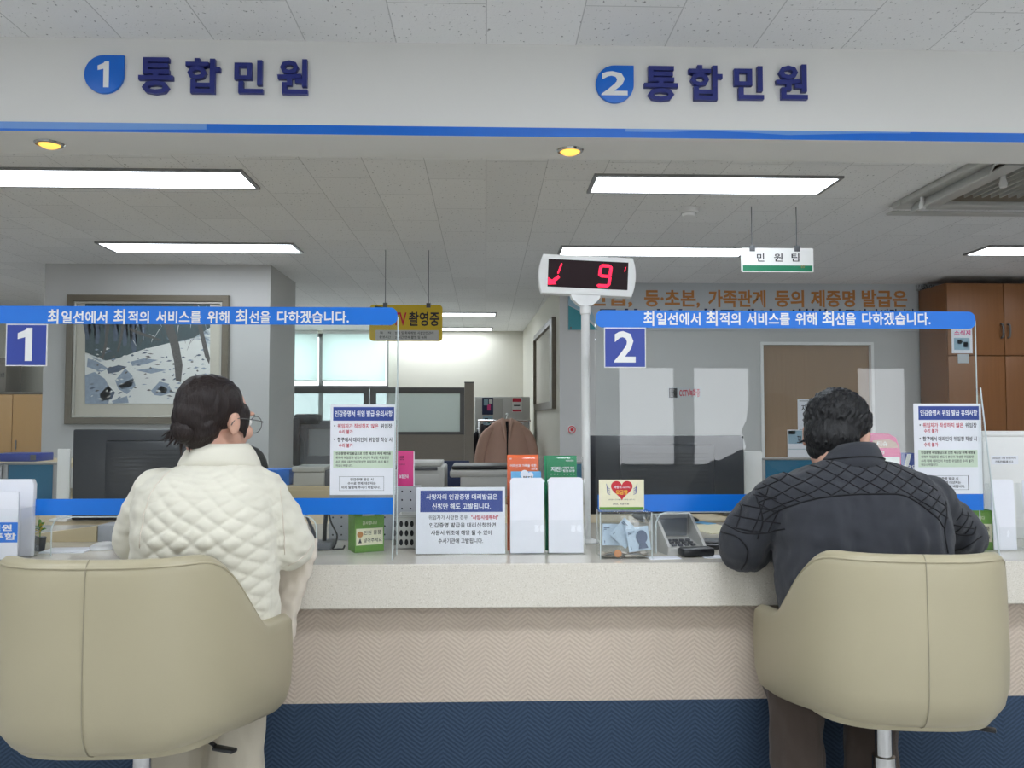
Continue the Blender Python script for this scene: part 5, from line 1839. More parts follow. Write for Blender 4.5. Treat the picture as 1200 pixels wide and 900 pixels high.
# ---- gooseneck microphone
c = PZ(380, 643, TOP)
t = thing('gooseneck_microphone', 'black gooseneck microphone with looping cable beside the green card box', 'microphone', (c.x, c.y, TOP))
bm = B(); box(bm, (c.x, c.y, TOP + 0.014), (0.065, 0.09, 0.026), 0.008); obj('base', bm, M['office_dark'], t)
tp = P(383, 594, c.y)
bm = B(); tube(bm, [(c.x, c.y, TOP + 0.026), (c.x + 0.002, c.y, TOP + 0.08), tp], [0.0075, 0.007, 0.009], 10, smooth_n=4); nk = obj('stem', bm, M['black'], t)
bm = B(); capsule(bm, tp - Vector((0, 0, 0.012)), tp + Vector((0, 0, 0.006)), 0.01, 0.008); obj('head', bm, M['black_soft'], t)
pts = [Vector((v.x, v.y, max(v.z, TOP + 0.0035))) for v in (P(a, b, c.y - 0.03) for a, b in ((384, 596), (388, 612), (393, 622), (395, 628), (393, 638), (390, 645), (397, 646), (402, 643), (404, 639)))]
bm = B(); tube(bm, pts, 0.003, 8, smooth_n=5); obj('cable', bm, M['black'], t)
c2 = P(372, 638, c.y + 0.08)
bm = B(); tube(bm, [(c2.x, c2.y, TOP + 0.006), (c2.x - 0.03, c2.y + 0.05, TOP + 0.05), (c2.x - 0.06, c2.y + 0.08, TOP + 0.10)], [0.008, 0.006, 0.004], 8)
tag(obj('pen_holder', bm, M['office_dark']), 'dark slanted pen holder behind the microphone base', 'pen holder')

# ---- perforated panel, pink booklet, basket
YJ = 2.96
x0, z0, x1, z1 = R(385, 570, 492, 632, YJ)
t = thing('perforated_panel', 'grey perforated metal panel standing behind the first notice', 'panel', ((x0 + x1) / 2, YJ, TOP))
bm = B(); box2(bm, (x0, YJ, TOP), (x1, YJ + 0.06, z1), 0.004); pb = obj('plate', bm, M['grey_laminate'], t)
bm = B()
for i in range(11):
    for j in range(6):
        disc(bm, (x0 + 0.015 + 0.031 * i, TOP + 0.02 + 0.031 * j), 0.0032, YJ - 0.0001, YJ - 0.0006, 8)
obj('perforation_pattern', bm, M['hole'], pb)
x0, z0, x1, z1 = R(464, 528.5, 484.5, 570, YJ + 0.02)
t = thing('booklet', 'bright pink booklet standing on the grey perforated panel', 'booklet', ((x0 + x1) / 2, YJ + 0.02, Z(570, YJ)))
bm = B(); box2(bm, (x0, YJ + 0.02, Z(570, YJ)), (x1, YJ + 0.035, z1), 0.001); bk = obj('cover', bm, M['pink'], t)
bm = B(); box2(bm, (x0 + 0.001, YJ + 0.022, Z(570, YJ)), (x1 + 0.003, YJ + 0.033, z1 - 0.003)); obj('pages', bm, M['paper'], t)
bm = B()
letter(bm, '보험안내', *R(468, 556, 478.5, 560.5, YJ + 0.02), YJ + 0.0195, 0.02, mi=1)
letter(bm, '안전', *R(468.5, 534, 473.5, 539, YJ + 0.02), YJ + 0.0195, 0.02, mi=0)
letter(bm, '여러분과 함께', *R(468, 543.5, 474.5, 545, YJ + 0.02), YJ + 0.0195, 0.01, mi=0)
obj('print', bm, [M['ink'], M['paper']], bk)
YJ2 = 2.76
x0, x1, z1 = X(466, YJ2), X(520, YJ2), Z(604, YJ2)
t = thing('plastic_basket', 'white plastic basket with round holes behind the standing notice', 'basket', ((x0 + x1) / 2, YJ2 + 0.06, TOP))
bm = B()
for lo, hi in (((x0, YJ2, TOP), (x1, YJ2 + 0.003, z1)), ((x0, YJ2 + 0.117, TOP), (x1, YJ2 + 0.12, z1)), ((x0, YJ2 + .003, TOP), (x0 + 0.003, YJ2 + 0.117, z1)), ((x1 - 0.003, YJ2 + .003, TOP), (x1, YJ2 + 0.117, z1)), ((x0, YJ2, TOP), (x1, YJ2 + 0.12, TOP + 0.004))):
    box2(bm, lo, hi, 0.001)
bs = obj('tub', bm, M['office_grey'], t)
bm = B()
for i in range(8):
    for j in range(3):
        cxx, czz = x0 + 0.014 + 0.018 * i, TOP + 0.022 + 0.031 * j
        if cxx < x1 - 0.008:
            prism(bm, [(cxx + 0.006 * math.cos(2 * PI * k / 16), czz + 0.0105 * math.sin(2 * PI * k / 16)) for k in range(16)], YJ2 - 0.0001, YJ2 - 0.0006)
obj('perforation_pattern', bm, M['hole'], bs)
bm = B(); frame(bm, x0 - 0.004, z1 - 0.006, x1 + 0.004, z1 + 0.004, 0.004, YJ2 + 0.004, YJ2 - 0.004, 0.001); obj('rim', bm, M['office_grey'], t)

# ---- letter box at the edge of the picture
YT = 2.60
x0, x1 = X(-60, YT), X(36, YT)
t = thing('letter_box', 'white opinion letter box with a blue label in a clear front pocket', 'letter box', ((x0 + x1) / 2, YT, TOP))
zt = Z(560, YT + 0.05)
zf = Z(594, YT - 0.04)
bm = B(); prism(bm, [(x0, TOP + 0.004), (X(34, YT), TOP + 0.004), (X(35.5, YT), zt - 0.015), (X(33, YT), zt), (x0, zt)], YT + 0.03, YT + 0.05, 0.002); bp = obj('back_board', bm, M['paper_gloss'], t)
bm = B(); box2(bm, (x0, YT - 0.045, TOP), (x1 + 0.003, YT - 0.042, zf), 0.001); fp = obj('front_plate', bm, M['holder'], t)
bm = B(); box2(bm, (x1, YT - 0.042, TOP), (x1 + 0.003, YT + 0.06, zf), 0.001); obj('side_plate', bm, M['holder'], t)
bm = B(); box2(bm, (x0, YT - 0.042, TOP), (x1, YT + 0.06, TOP + 0.003)); obj('bottom_plate', bm, M['holder'], t)
bm = B(); box2(bm, (x0, YT - 0.028, TOP + 0.004), (X(30, YT), YT - 0.020, zf + 0.05), 0.001); ip = obj('white_insert', bm, M['paper_gloss'], t)
yl = YT - 0.0285
bm = B(); flat(bm, *R(-44, 612, 21, 636, yl), yl, th=0.0005, mi=0)
letter(bm, '친절민원', *R(-38, 614.5, 14, 622.5, yl), yl - 0.0008, 0.025, mi=1)
letter(bm, '의견투함', *R(-38, 624.5, 19, 633, yl), yl - 0.0008, 0.025, mi=1)
obj('label', bm, [M['blue'], M['white']], ip)
for k, (z, a, lab) in enumerate(((Z(574, 2.7), 0.5, 'folded white slip sticking out behind the letter box, the upper one'), (Z(580, 2.7), 0.15, 'folded white slip sticking out behind the letter box, the lower one'))):
    bm = B(); box(bm, (X(33, 2.67), 2.668, z - 0.02), (0.05, 0.004, 0.03), 0.0008, rot=Matrix.Rotation(-a, 3, 'Y'))
    tag(obj('paper_slip', bm, M['cream']), lab, 'paper slip')

# ---- low things on the counter next to the woman
YE = 2.95
x0, x1 = X(30, YE), X(116, YE)
bm = B(); prism(bm, [(x0, TOP), (x1, TOP), (x1, Z(614.5, YE)), (x0, Z(625, YE))], YE, YE + 0.025, 0.002)
tag(obj('low_divider', bm, M['tan']), 'low beige board on the counter under the blue stripe', 'board')
x0, x1 = X(117, YE), X(160, YE)
bm = B(); box2(bm, (x0, YE, TOP), (x1, YE + 0.10, Z(613.5, YE)), 0.003)
tag(obj('low_shelf', bm, M['grey_laminate']), 'low grey box on the counter beside the beige board', 'box')


def plant(px, hpx, Y, seed, label):
    c = Vector((X(px, Y), Y, TOP))
    t = thing('potted_plant', label, 'plant', c, None)
    bm = B(); lathe(bm, c, [(0.012, 0), (0.016, 0.004), (0.019, 0.035), (0.02, 0.045), (0.017, 0.046)], 16); obj('pot', bm, M['black'], t)
    rnd = random.Random(seed)
    bm = B(); tube(bm, [c + Vector((0, 0, 0.04)), c + Vector((0.002, 0, hpx))], 0.002, 6); obj('stem', bm, M['green_leaf'], t)
    bm = B()
    for k in range(16):
        a = rnd.uniform(0, 2 * PI)
        e = rnd.uniform(-0.6, 1.2)
        r = Matrix.Rotation(a, 3, 'Z') @ Matrix.Rotation(-e, 3, 'Y')
        ball(bm, c + Vector((0, 0, hpx - 0.005 + rnd.uniform(-.02, .006))) + r @ Vector((0.011, 0, 0)), (0.011, 0.0055, 0.0022), 1, r, mi=1 if k % 3 == 0 else 0)
    obj('foliage', bm, [M['green_leaf'], M['yellow']], t)


plant(39, 0.075, 2.78, 1, 'tiny green plant in a black pot right behind the letter box')
plant(50, 0.085, 2.76, 2, 'tiny yellow green plant in a black pot nearer the seated woman')
sheet(80, 645.5, 0.14, 0.10, 0.05, 'paper', 'white paper pad on the counter under the beige board', th=0.004)
c = PZ(122, 643, TOP)
bm = B(); ball(bm, (c.x, c.y, TOP + 0.002), (0.045, 0.05, 0.022), 3)
for v in bm.verts:
    v.co.z = max(v.co.z, TOP)
tag(obj('computer_mouse', bm, M['white']), 'white rounded mouse on the counter beside the seated woman', 'mouse')
c = PZ(136, 643, TOP)
bm = B(); lathe(bm, c, [(0.014, 0), (0.014, 0.018), (0.008, 0.024), (0.008, 0.03), (0.012, 0.034), (0.009, 0.042)], 16)
tag(obj('rubber_stamp', bm, M['black']), 'small black stamp on the counter beside the white mouse', 'stamp')

# ---- far end of the second screen
YU = 2.92
x0, x1 = X(1151, YU), X(1290, YU)
zt = Z(506, YU)
t = thing('white_cabinet', 'white board with a small printed label behind the blank white leaflets', 'board', ((x0 + x1) / 2, YU, TOP))
bm = B(); box2(bm, (x0, YU, TOP), (x1, YU + 0.03, zt), 0.006); pn = obj('panel', bm, M['white'], t)
bm = B(); box2(bm, (x0 - 0.004, YU - 0.006, zt - 0.018), (x1 + 0.004, YU + 0.036, zt + 0.002), 0.004); obj('top_rail', bm, M['white'], t)
bm = B(); flat(bm, *R(1161.5, 534, 1193, 544, YU), YU - 0.0002, th=0.0006, mi=0)
letter(bm, '2022년 1월 민원서식', *R(1163, 535.3, 1190, 538, YU), YU - 0.0012, 0.01, mi=1)
letter(bm, '가족관계등록 신고', *R(1166, 539.6, 1187, 542.6, YU), YU - 0.0012, 0.02, mi=1)
obj('label', bm, [M['paper'], M['ink']], pn)
leaflet_holder(1164, 1199, 2.66, 'clear leaflet holder with a blank white leaflet by the second screen, nearer the screen', 0.22)
leaflet_holder(1201, 1236, 2.66, 'clear leaflet holder with a blank white leaflet at the very end of the counter', 0.22)
leaflet((1165.5, 562, 1190, 645), 2.657, 'paper_gloss', [], [], 'blank white leaflet with rounded top nearer the second screen', 0.05, r=0.012)
leaflet((1203, 562, 1230, 645), 2.657, 'paper_gloss', [], [], 'blank white leaflet with rounded top at the end of the counter', 0.05, r=0.012)
c = PZ(1155, 650, TOP)
bm = B(); ball(bm, (c.x, c.y, TOP + 0.004), (0.014, 0.008, 0.005), 2)
tag(obj('binder_clip', bm, M['black']), 'small black clip on the counter beside the green card box', 'clip')

# ---- behind the leaning man's head
YM = 3.3
x0, z0, x1, z1 = R(1016, 508, 1056, 575, YM)
t = thing('tissue_pack', 'pink and white package standing behind the head of the leaning man', 'package', ((x0 + x1) / 2, YM, TOP))
out = [(x0, TOP), (x1 - 0.004, TOP), (x1, Z(533, YM)), (x1 - 0.006, Z(524, YM)), (x1 - 0.02, Z(513, YM)), (x1 - 0.05, Z(508.5, YM)), (x0 + 0.03, Z(508, YM)), (x0, Z(514, YM))]
bm = B(); prism(bm, out, YM, YM + 0.09, 0.006); pk = obj('wrapper', bm, M['pink'], t)
bm = B()
flat(bm, x0 + 0.004, TOP + 0.02, x1 - 0.008, Z(536, YM), YM - 0.0002, th=0.0005, mi=0)
prism(bm, [(P(a, b, YM).x, P(a, b, YM).z) for a, b in ((1021, 525), (1053, 525), (1050, 518.5), (1042, 515), (1023, 516))], YM - 0.0002, YM - 0.0006, mi=1)
letter(bm, '티슈', *R(1028, 517, 1040, 523, YM), YM - 0.001, 0.02, mi=0)
letter(bm, '3겹', *R(1028, 528.5, 1036, 532, YM), YM - 0.001, 0.01, mi=0)
obj('print', bm, [M['white'], M['coat']], pk)
x0, z0, x1, z1 = R(1057, 531, 1074, 580, YM)
t = thing('product_box', 'narrow blue and white box beside the pink package', 'box', ((x0 + x1) / 2, YM, TOP))
bm = B(); box2(bm, (x0, YM, TOP), (x1, YM + 0.06, z1), 0.003); pk = obj('carton', bm, M['notice_blue'], t)
bm = B(); prism(bm, [(P(a, b, YM).x, P(a, b, YM).z) for a, b in ((1058.5, 550), (1063.5, 550), (1068, 532), (1063, 532))], YM - 0.0002, YM - 0.0006)
letter(bm, '39', *R(1063.5, 545, 1073, 550.5, YM), YM - 0.001, 0.01)
obj('print', bm, M['white'], pk)

# ================================================================== CHAIRS
def tub_chair(loc, rz, zb, ztop, label, k0=1.0):
    """A leather tub chair that faces +y before it is turned."""
    t = thing('tub_chair', label, 'chair', (0, 0, 0))
    half = [(0, -.312), (.07, -.310), (.135, -.298), (.195, -.268), (.243, -.215), (.275, -.14), (.294, -.05), (.304, .04), (.309, .12), (.311, .19), (.309, .26)]
    half = [(x * k0, y * k0) for x, y in half]
    plan = spline([(-x, y) for x, y in reversed(half[1:])] + half, 4)
    n = len(plan)
    T0 = ztop - zb

    def topz(p):
        x, y = abs(p[0]), p[1]
        s = min(1, max(0, (y + 0.245) / 0.285))
        s = s * s * (3 - 2 * s)
        arm = 0.235 - 0.12 * max(0, y + 0.05)
        return T0 * (1 - s) + arm * s

    rings, lip, seam = [], [], []
    L = [0.0]
    for i in range(1, n):
        L.append(L[-1] + float(np.linalg.norm(plan[i] - plan[i - 1])))
    tot = L[-1]
    idx = list(range(n))
    for i in idx:
        p = plan[i]
        d = plan[min(i + 1, n - 1)] - plan[max(i - 1, 0)]
        d = d / np.linalg.norm(d)
        nn = np.array((d[1], -d[0]))
        T = topz(p)
        e = min(L[i], tot - L[i])
        k = 1.0
        drop = 0.052 * min(1, max(0, (p[1] + 0.2) / 0.4))
        T += drop
        ow = 1 - 0.62 * min(1, max(0, (p[1] + 0.15) / 0.3))
        if e < 0.05:
            k = math.sqrt(max(0.0, 1 - ((0.05 - e) / 0.05) ** 2)) * 0.30 + 0.70
        mid = T * 0.5
        prof = [(-.12 * ow, .0), (-.075 * ow, .004), (-.035 * ow, .022), (-.013 * ow, .055), (-.003, .10)] + [(0.0 - 0.006 * f * f, .10 + (T - .10) * f) for f in (.25, .5, .75, .9)] + [(-.010, T - .010), (-.022, T), (-.040, T - .002), (-.050, T - .014), (-.055, T - .04), (-.058, .10 + (T - .1) * .4), (-.062, .11), (-.08, .08)]
        ring = []
        for o_, z in prof:
            z2 = mid + (z - mid) * k
            o2 = -.03 + (o_ + .03) * (0.5 + 0.5 * k if e < 0.05 else 1)
            ring.append((p[0] + nn[0] * o2, p[1] + nn[1] * o2, zb - drop + z2))
        rings.append(ring)
        lip.append((p[0] - nn[0] * 0.0085, p[1] - nn[1] * 0.0085, zb - drop + mid + (T - 0.016 - mid) * k))
        if abs(p[0]) < 0.004:
            seam = [(p[0] + nn[0] * (o_ + 0.0006), p[1] + nn[1] * (o_ + 0.0006), zb + z) for o_, z in prof[1:11]]
    bm = B(); skin_rings(bm, rings); sh = obj('shell', bm, M['leather'], t, 60)
    bm = B(); tube(bm, lip[2:-2], 0.0028, 6); obj('piping', bm, M['leather'], sh, 60)
    bm = B(); tube(bm, seam, 0.0013, 5, smooth_n=3); obj('seam', bm, M['thread'], sh, 60)
    bm = B(); skin_rings(bm, [ell((0, 0.0, zb + z), rx * k0, ry * k0 * 0.95, 36, 3.2) for z, rx, ry in ((0.02, .20, .22), (0.0, .235, .26), (0.03, .25, .28), (0.085, .25, .28), (0.105, .235, .265), (0.112, .19, .22))])
    obj('seat', bm, M['leather'], t, 60)
    bm = B(); lathe(bm, (0, 0, zb - 0.035), [(0.05, 0), (0.09, 0.005), (0.11, 0.04)], 24); obj('mount', bm, M['black'], t)
    bm = B(); lathe(bm, (0, 0, 0.11), [(0.03, 0), (0.03, 0.16), (0.022, 0.162), (0.022, zb - 0.14)], 20); obj('post', bm, M['chrome'], t)
    bm = B(); tube(bm, [(0.06, -0.02, zb - 0.02), (0.16, -0.05, zb - 0.03), (0.2, -0.07, zb - 0.042)], 0.005, 8, smooth_n=3); box(bm, (0.225, -0.08, zb - 0.046), (0.06, 0.022, 0.01), 0.004, rot=Matrix.Rotation(-0.4, 3, 'Z')); obj('lever', bm, M['black'], t)
    for k in range(5):
        a = 2 * PI * k / 5 + PI / 2
        bm = B(); tube(bm, [(0, 0, 0.11), (0.14 * math.cos(a), 0.14 * math.sin(a), 0.10), (0.29 * math.cos(a), 0.29 * math.sin(a), 0.075)], [0.035, 0.026, 0.018], 10); ft = obj('foot', bm, M['chrome'], t)
        bm = B(); lathe(bm, (0.28 * math.cos(a), 0.28 * math.sin(a), 0.0), [(0.02, 0), (0.03, 0.015), (0.03, 0.045), (0.018, 0.062)], 14); obj('caster', bm, M['black'], ft)
    t.location = loc
    t.rotation_euler = (0, 0, rz)
    return t


tub_chair((X(98, 1.745) + 0.008, 2.057, 0), 0.0, 0.452, 0.888, 'beige leather tub chair holding the woman in the quilted jacket')
tub_chair((X(1028, 2.22), 2.22, 0), math.radians(-6), 0.424, 0.860, 'beige leather tub chair holding the man in the dark jacket', 0.96)

# ================================================================== PEOPLE
from mathutils import noise as mnoise


def head_parts(bm, m3, c, s=1.0, fem=False):
    """Add a head (facing local +y) to BM."""
    def E(p, r):
        ball(bm, Vector(c) + m3 @ (Vector(p) * s), tuple(x * s for x in r), 3, m3)

    def Cp(a, b, ra, rb):
        capsule(bm, Vector(c) + m3 @ (Vector(a) * s), Vector(c) + m3 @ (Vector(b) * s), ra * s, rb * s)
    E((0, -.012, .030), (.074, .092, .084))
    E((0, .028, -.030), (.062, .062, .078))
    E((0, .045, -.075), (.042, .040, .036))
    E((0, .072, -.092), (.020, .016, .016))
    Cp((0, .086, .012), (0, .108, -.026), .0085, .0125)
    for k in (-1, 1):
        E((k * .011, .100, -.029), (.009, .009, .008))
        E((k * .036, .070, -.022), (.024, .020, .022))
        E((k * .030, .080, .030), (.026, .010, .008))
        E((k * .076, -.008, -.006), (.010, .019, .032))
        E((k * .079, -.014, .006), (.009, .015, .018))
    E((0, .090, -.056), (.022, .010, .007))
    E((0, .088, -.067), (.018, .010, .007))


def face_children(t, m3, c, s=1.0):
    at = lambda p: Vector(c) + m3 @ (Vector(p) * s)
    for k in (-1, 1):
        bm = B(); ball(bm, at((k * .031, .0805, .006)), 0.0125 * s, 2); e = obj('eye', bm, M['eye_white'], t)
        bm = B(); ball(bm, at((k * .031, .0905, .005)), 0.0052 * s, 2); obj('iris', bm, M['iris'], e)
        bm = B(); tube(bm, [at((k * .014, .0945, .026)), at((k * .03, .096, .032)), at((k * .048, .086, .027))], [.0025, .0035, .0018], 6, smooth_n=3); obj('eyebrow', bm, M['hair_m'], t)
    bm = B(); ball(bm, at((0, .0965, -.0565)), (.021 * s, .006 * s, .0045 * s), 2, m3); ball(bm, at((0, .0955, -.066)), (.018 * s, .006 * s, .005 * s), 2, m3); obj('lips', bm, M['lip'], t)


def hand(bm, wrist, d, up, thumb_side, curl=0.5):
    """Palm, four fingers of different length with two bends each, and a thumb from the side of the palm."""
    d = Vector(d).normalized()
    s = d.cross(Vector(up)).normalized()
    n = s.cross(d).normalized()
    w = Vector(wrist)
    for k in range(4):
        off = (k - 1.5) * 0.0195
        capsule(bm, w + s * off * 0.55 + d * 0.012, w + s * off + d * 0.082, 0.0135, 0.0115, 10)
    for k, ln in enumerate((0.066, 0.075, 0.070, 0.054)):
        kk = k if thumb_side < 0 else 3 - k
        off = (kk - 1.5) * 0.0200
        p = w + s * off + d * 0.085
        q = (d + s * (kk - 1.5) * 0.06).normalized()
        a = curl * 0.35
        for f, r in ((0.45, 0.0092), (0.32, 0.0084), (0.25, 0.0076)):
            e = p + (q * math.cos(a) - n * math.sin(a)) * ln * f
            capsule(bm, p, e, r, r * 0.93, 10)
            p = e
            a += curl * 0.75
    th = thumb_side
    p0 = w + s * th * 0.022 + d * 0.022
    p1 = p0 + (s * th * 0.75 + d * 0.7 - n * 0.25).normalized() * 0.042
    p2 = p1 + (s * th * 0.35 + d * 0.9 - n * 0.2).normalized() * 0.030
    p3 = p2 + (s * th * 0.05 + d - n * 0.25).normalized() * 0.024
    capsule(bm, p0, p1, 0.0145, 0.0115, 10)
    capsule(bm, p1, p2, 0.0110, 0.0098, 10)
    capsule(bm, p2, p3, 0.0098, 0.0082, 10)


def body_mesh(J, headm, headc, hs, legs, curl):
    """One continuous body from joints J."""
    bm = B()
    head_parts(bm, headm, headc, hs)
    nb = Vector(headc) + headm @ (Vector((0, -.03, -.06)) * hs)
    capsule(bm, nb, J['neck'], .052 * hs, .058 * hs)
    ch, pe = Vector(J['chest']), Vector(J['pelvis'])
    skin_rings(bm, [ell(ch + Vector((0, 0, .13)), .09, .06), ell(ch + Vector((0, 0, .08)), .15, .085), ell(ch, .155, .10), ell(ch * .5 + pe * .5, .14, .095), ell(pe + Vector((0, 0, .05)), .155, .11), ell(pe - Vector((0, 0, .06)), .15, .11)])
    for s in 'LR':
        sh, el, wr = Vector(J['sh' + s]), Vector(J['el' + s]), Vector(J['wr' + s])
        sh = sh - Vector((0, 0, .022))
        capsule(bm, Vector(J['neck']) - Vector((0, 0, .03)), sh, .036, .036)
        capsule(bm, sh, el, .040, .036)
        capsule(bm, el, wr, .037, .025)
        d = (wr - el).normalized()
        d = Vector((d.x, d.y, max(-0.12, min(0.0, d.z)))).normalized()
        hand(bm, wr, d, (0, 0, 1), 1 if s == 'L' else -1, curl)
        hp, kn, an, toe = (Vector(J[k + s]) for k in ('hip', 'kn', 'an', 'toe'))
        capsule(bm, hp, kn, .078, .052)
        capsule(bm, kn, kn * .62 + an * .38, .052, .052)
        capsule(bm, kn * .62 + an * .38, an, .052, .036)
        capsule(bm, an, toe, .036, .026)
    return fuse(bm, 0.0045, 4)


def displaced(me, fn):
    """Push the vertices of ME along their normals by FN(co, normal)."""
    me.update()
    co = np.empty(len(me.vertices) * 3)
    me.vertices.foreach_get('co', co)
    no = np.empty(len(me.vertices) * 3)
    me.vertices.foreach_get('normal', no)
    co, no = co.reshape(-1, 3), no.reshape(-1, 3)
    co = co + no * fn(co, no)[:, None]
    me.vertices.foreach_set('co', co.ravel())
    me.update()
    return me


def nz(co, sx, sy, sz, seed=0.0):
    return np.array([mnoise.noise(Vector((a * sx + seed, b * sy, c * sz))) for a, b, c in co])


def sstep(a, b, x):
    t = np.clip((x - a) / (b - a), 0, 1)
    return t * t * (3 - 2 * t)


def torso(bm, rows, n=40, e=2.4):
    rings = []
    for py, xl, xr, yc, ry in rows:
        a, b = P(xl, py, yc), P(xr, py, yc)
        rings.append(ell(((a.x + b.x) / 2, yc, a.z), (b.x - a.x) / 2, ry, n, e))
    return skin_rings(bm, rings)


def limb(bm, pts, rr, n=20):
    tube(bm, pts, rr, n, smooth_n=5)
    ball(bm, pts[0], rr[0], 3)
    ball(bm, pts[-1], rr[-1], 3)


def surf_lines(bm, tree, polys, r, y0=1.0, n=5, lift=0.0004):
    """Stitch lines: polylines in x, z laid on the back of a garment."""
    for line in polys:
        run = []
        for x, z in line + [None] if False else line:
            hit = tree.ray_cast(Vector((x, y0, z)), Vector((0, 1, 0)))
            ok = hit[0] is not None and (not run or (hit[0] - run[-1]).length < 0.05)
            if ok:
                run.append(hit[0] + hit[1] * lift)
            if not ok and len(run) > 2:
                tube(bm, run, r, n)
            if not ok:
                run = [hit[0] + hit[1] * lift] if hit[0] is not None else []
        if len(run) > 2:
            tube(bm, run, r, n)


def dense(pts, Y, step=3.0, smooth=True):
    """Photo polyline -> many x, z points on the plane Y."""
    q = spline(pts, 6) if smooth and len(pts) > 2 else [np.array(p, float) for p in pts]
    out = []
    for a, b in zip(q[:-1], q[1:]):
        k = max(1, int(np.linalg.norm(b - a) / step))
        out += [a + (b - a) * i / k for i in range(k)]
    out.append(q[-1])
    return [(P(a, b, Y).x, P(a, b, Y).z) for a, b in out]


def inside(poly, x, y):
    c = False
    j = len(poly) - 1
    for i in range(len(poly)):
        xi, yi = poly[i]
        xj, yj = poly[j]
        if (yi > y) != (yj > y) and x < (xj - xi) * (y - yi) / (yj - yi) + xi:
            c = not c
        j = i
    return c


def tree_of(me):
    return BVHTree.FromPolygons([v.co.copy() for v in me.vertices], [tuple(p.vertices) for p in me.polygons])


# ------------------------------------------------------------------ the woman
YWm = 2.20
tw = thing('person', 'person in a cream quilted jacket with tied dark hair and round glasses', 'person', (X(243, YWm), YWm, 0.56))
hm = Matrix.Rotation(math.radians(-30), 3, 'Z') @ Matrix.Rotation(math.radians(-6), 3, 'X')
hc = P(254, 494, 2.22)
J = dict(neck=P(256, 548, 2.20), chest=P(245, 610, 2.20), pelvis=(X(238, 2.15), 2.215, 0.68),
         shL=P(184, 575, 2.20), elL=P(160, 643, 2.28), wrL=(X(205, 2.55), 2.53, 0.795), shR=P(308, 577, 2.20), elR=P(341, 636, 2.29), wrR=(X(318, 2.55), 2.55, 0.80),
         hipL=(X(238, 2.15) - .085, 2.20, 0.655), hipR=(X(238, 2.15) + .085, 2.20, 0.655), knL=(-.875, 2.43, .545), knR=(-.705, 2.43, .545),
         anL=(-.88, 2.34, .09), anR=(-.71, 2.34, .09), toeL=(-.89, 2.48, .035), toeR=(-.70, 2.48, .035))
b = mesh_obj('body', body_mesh(J, hm, hc, 1.0, None, 0.35), M['skin'], tw)
face_children(b, hm, hc)
at = lambda p: hc + hm @ Vector(p)
# hair: smooth cap pulled back into a low knot
bm = B()
ball(bm, at((0, -.030, .040)), (.0835, .094, .086), 4, hm)
ball(bm, at((0, -.062, -.02)), (.066, .052, .062), 4, hm)
ball(bm, at((.0, -.075, .005)), (.06, .055, .06), 4, hm)
for k in (-1, 1):
    ball(bm, at((k * .068, .028, .012)), (.012, .022, .040), 3, hm)
    capsule(bm, at((k * .071, .034, .0)), at((k * .070, .036, -.040)), .009, .003)
me = fuse(bm, 0.0035, 5)
displaced(me, lambda co, no: 0.0016 * np.sin(nz(co, 14, 14, 5) * 26) * 0.6 + 0.003 * nz(co, 22, 22, 9))
hair = mesh_obj('hair', me, M['hair_w'], tw)
bc = P(217, 505, 2.13)
bm = B()
ball(bm, bc, (.036, .033, .034), 3)
ball(bm, bc + Vector((-.012, 0, .008)), (.026, .026, .022), 3)
ball(bm, bc + Vector((.016, .01, -.012)), (.03, .028, .03), 3)
rnd = random.Random(4)
for k in range(14):
    a = bc + Vector((rnd.uniform(-.022, .03), rnd.uniform(-.02, .02), rnd.uniform(-.02, .015)))
    e = a + Vector((rnd.uniform(-.035, .012), rnd.uniform(-.01, .01), rnd.uniform(-.05, -.012)))
    tube(bm, [a, a * .5 + e * .5 + Vector((rnd.uniform(-.008, .004), 0, .006)), e], [.007, .005, .001], 6, smooth_n=3)
for k in range(5):
    a = bc + Vector((-.015, 0, .004 * k - .01))
    e = a + Vector((-.035 - .01 * rnd.random(), 0, -.006 + rnd.uniform(-.02, .012)))
    tube(bm, [a, a * .4 + e * .6 + Vector((0, 0, .007)), e], [.007, .004, .0008], 6, smooth_n=3)
obj('hair_knot', bm, M['hair_w'], hair, 180)
# glasses
g = B()
for k in (-1, 1):
    n = 28
    rings = []
    for i in range(n):
        a = 2 * PI * i / n
        rings.append([at((k * .033 + (.0235 + .0012 * math.cos(q)) * math.cos(a), .108 + .0012 * math.sin(q), .002 + (.0235 + .0012 * math.cos(q)) * math.sin(a))) for q in (0, 2 * PI / 5, 4 * PI / 5, 6 * PI / 5, 8 * PI / 5)])
    skin_rings(g, rings, cap=False, close=True)
    tube(g, [at((k * .056, .107, .008)), at((k * .068, .098, .010)), at((k * .083, .03, .010)), at((k * .086, -.012, .006)), at((k * .084, -.026, -.012))], .0013, 6, smooth_n=3)
tube(g, [at((-.010, .108, .008)), at((0, .111, .011)), at((.010, .108, .008))], .0013, 6, smooth_n=3)
gl = obj('glasses', g, M['dark_frame'], tw, 180)
for k in (-1, 1):
    bm = B()
    skin_rings(bm, [[at((k * .033 + .0228 * math.cos(2 * PI * i / 24), y, .002 + .0228 * math.sin(2 * PI * i / 24))) for i in range(24)] for y in (.1075, .1085)])
    obj('lens', bm, M['glass'], gl)
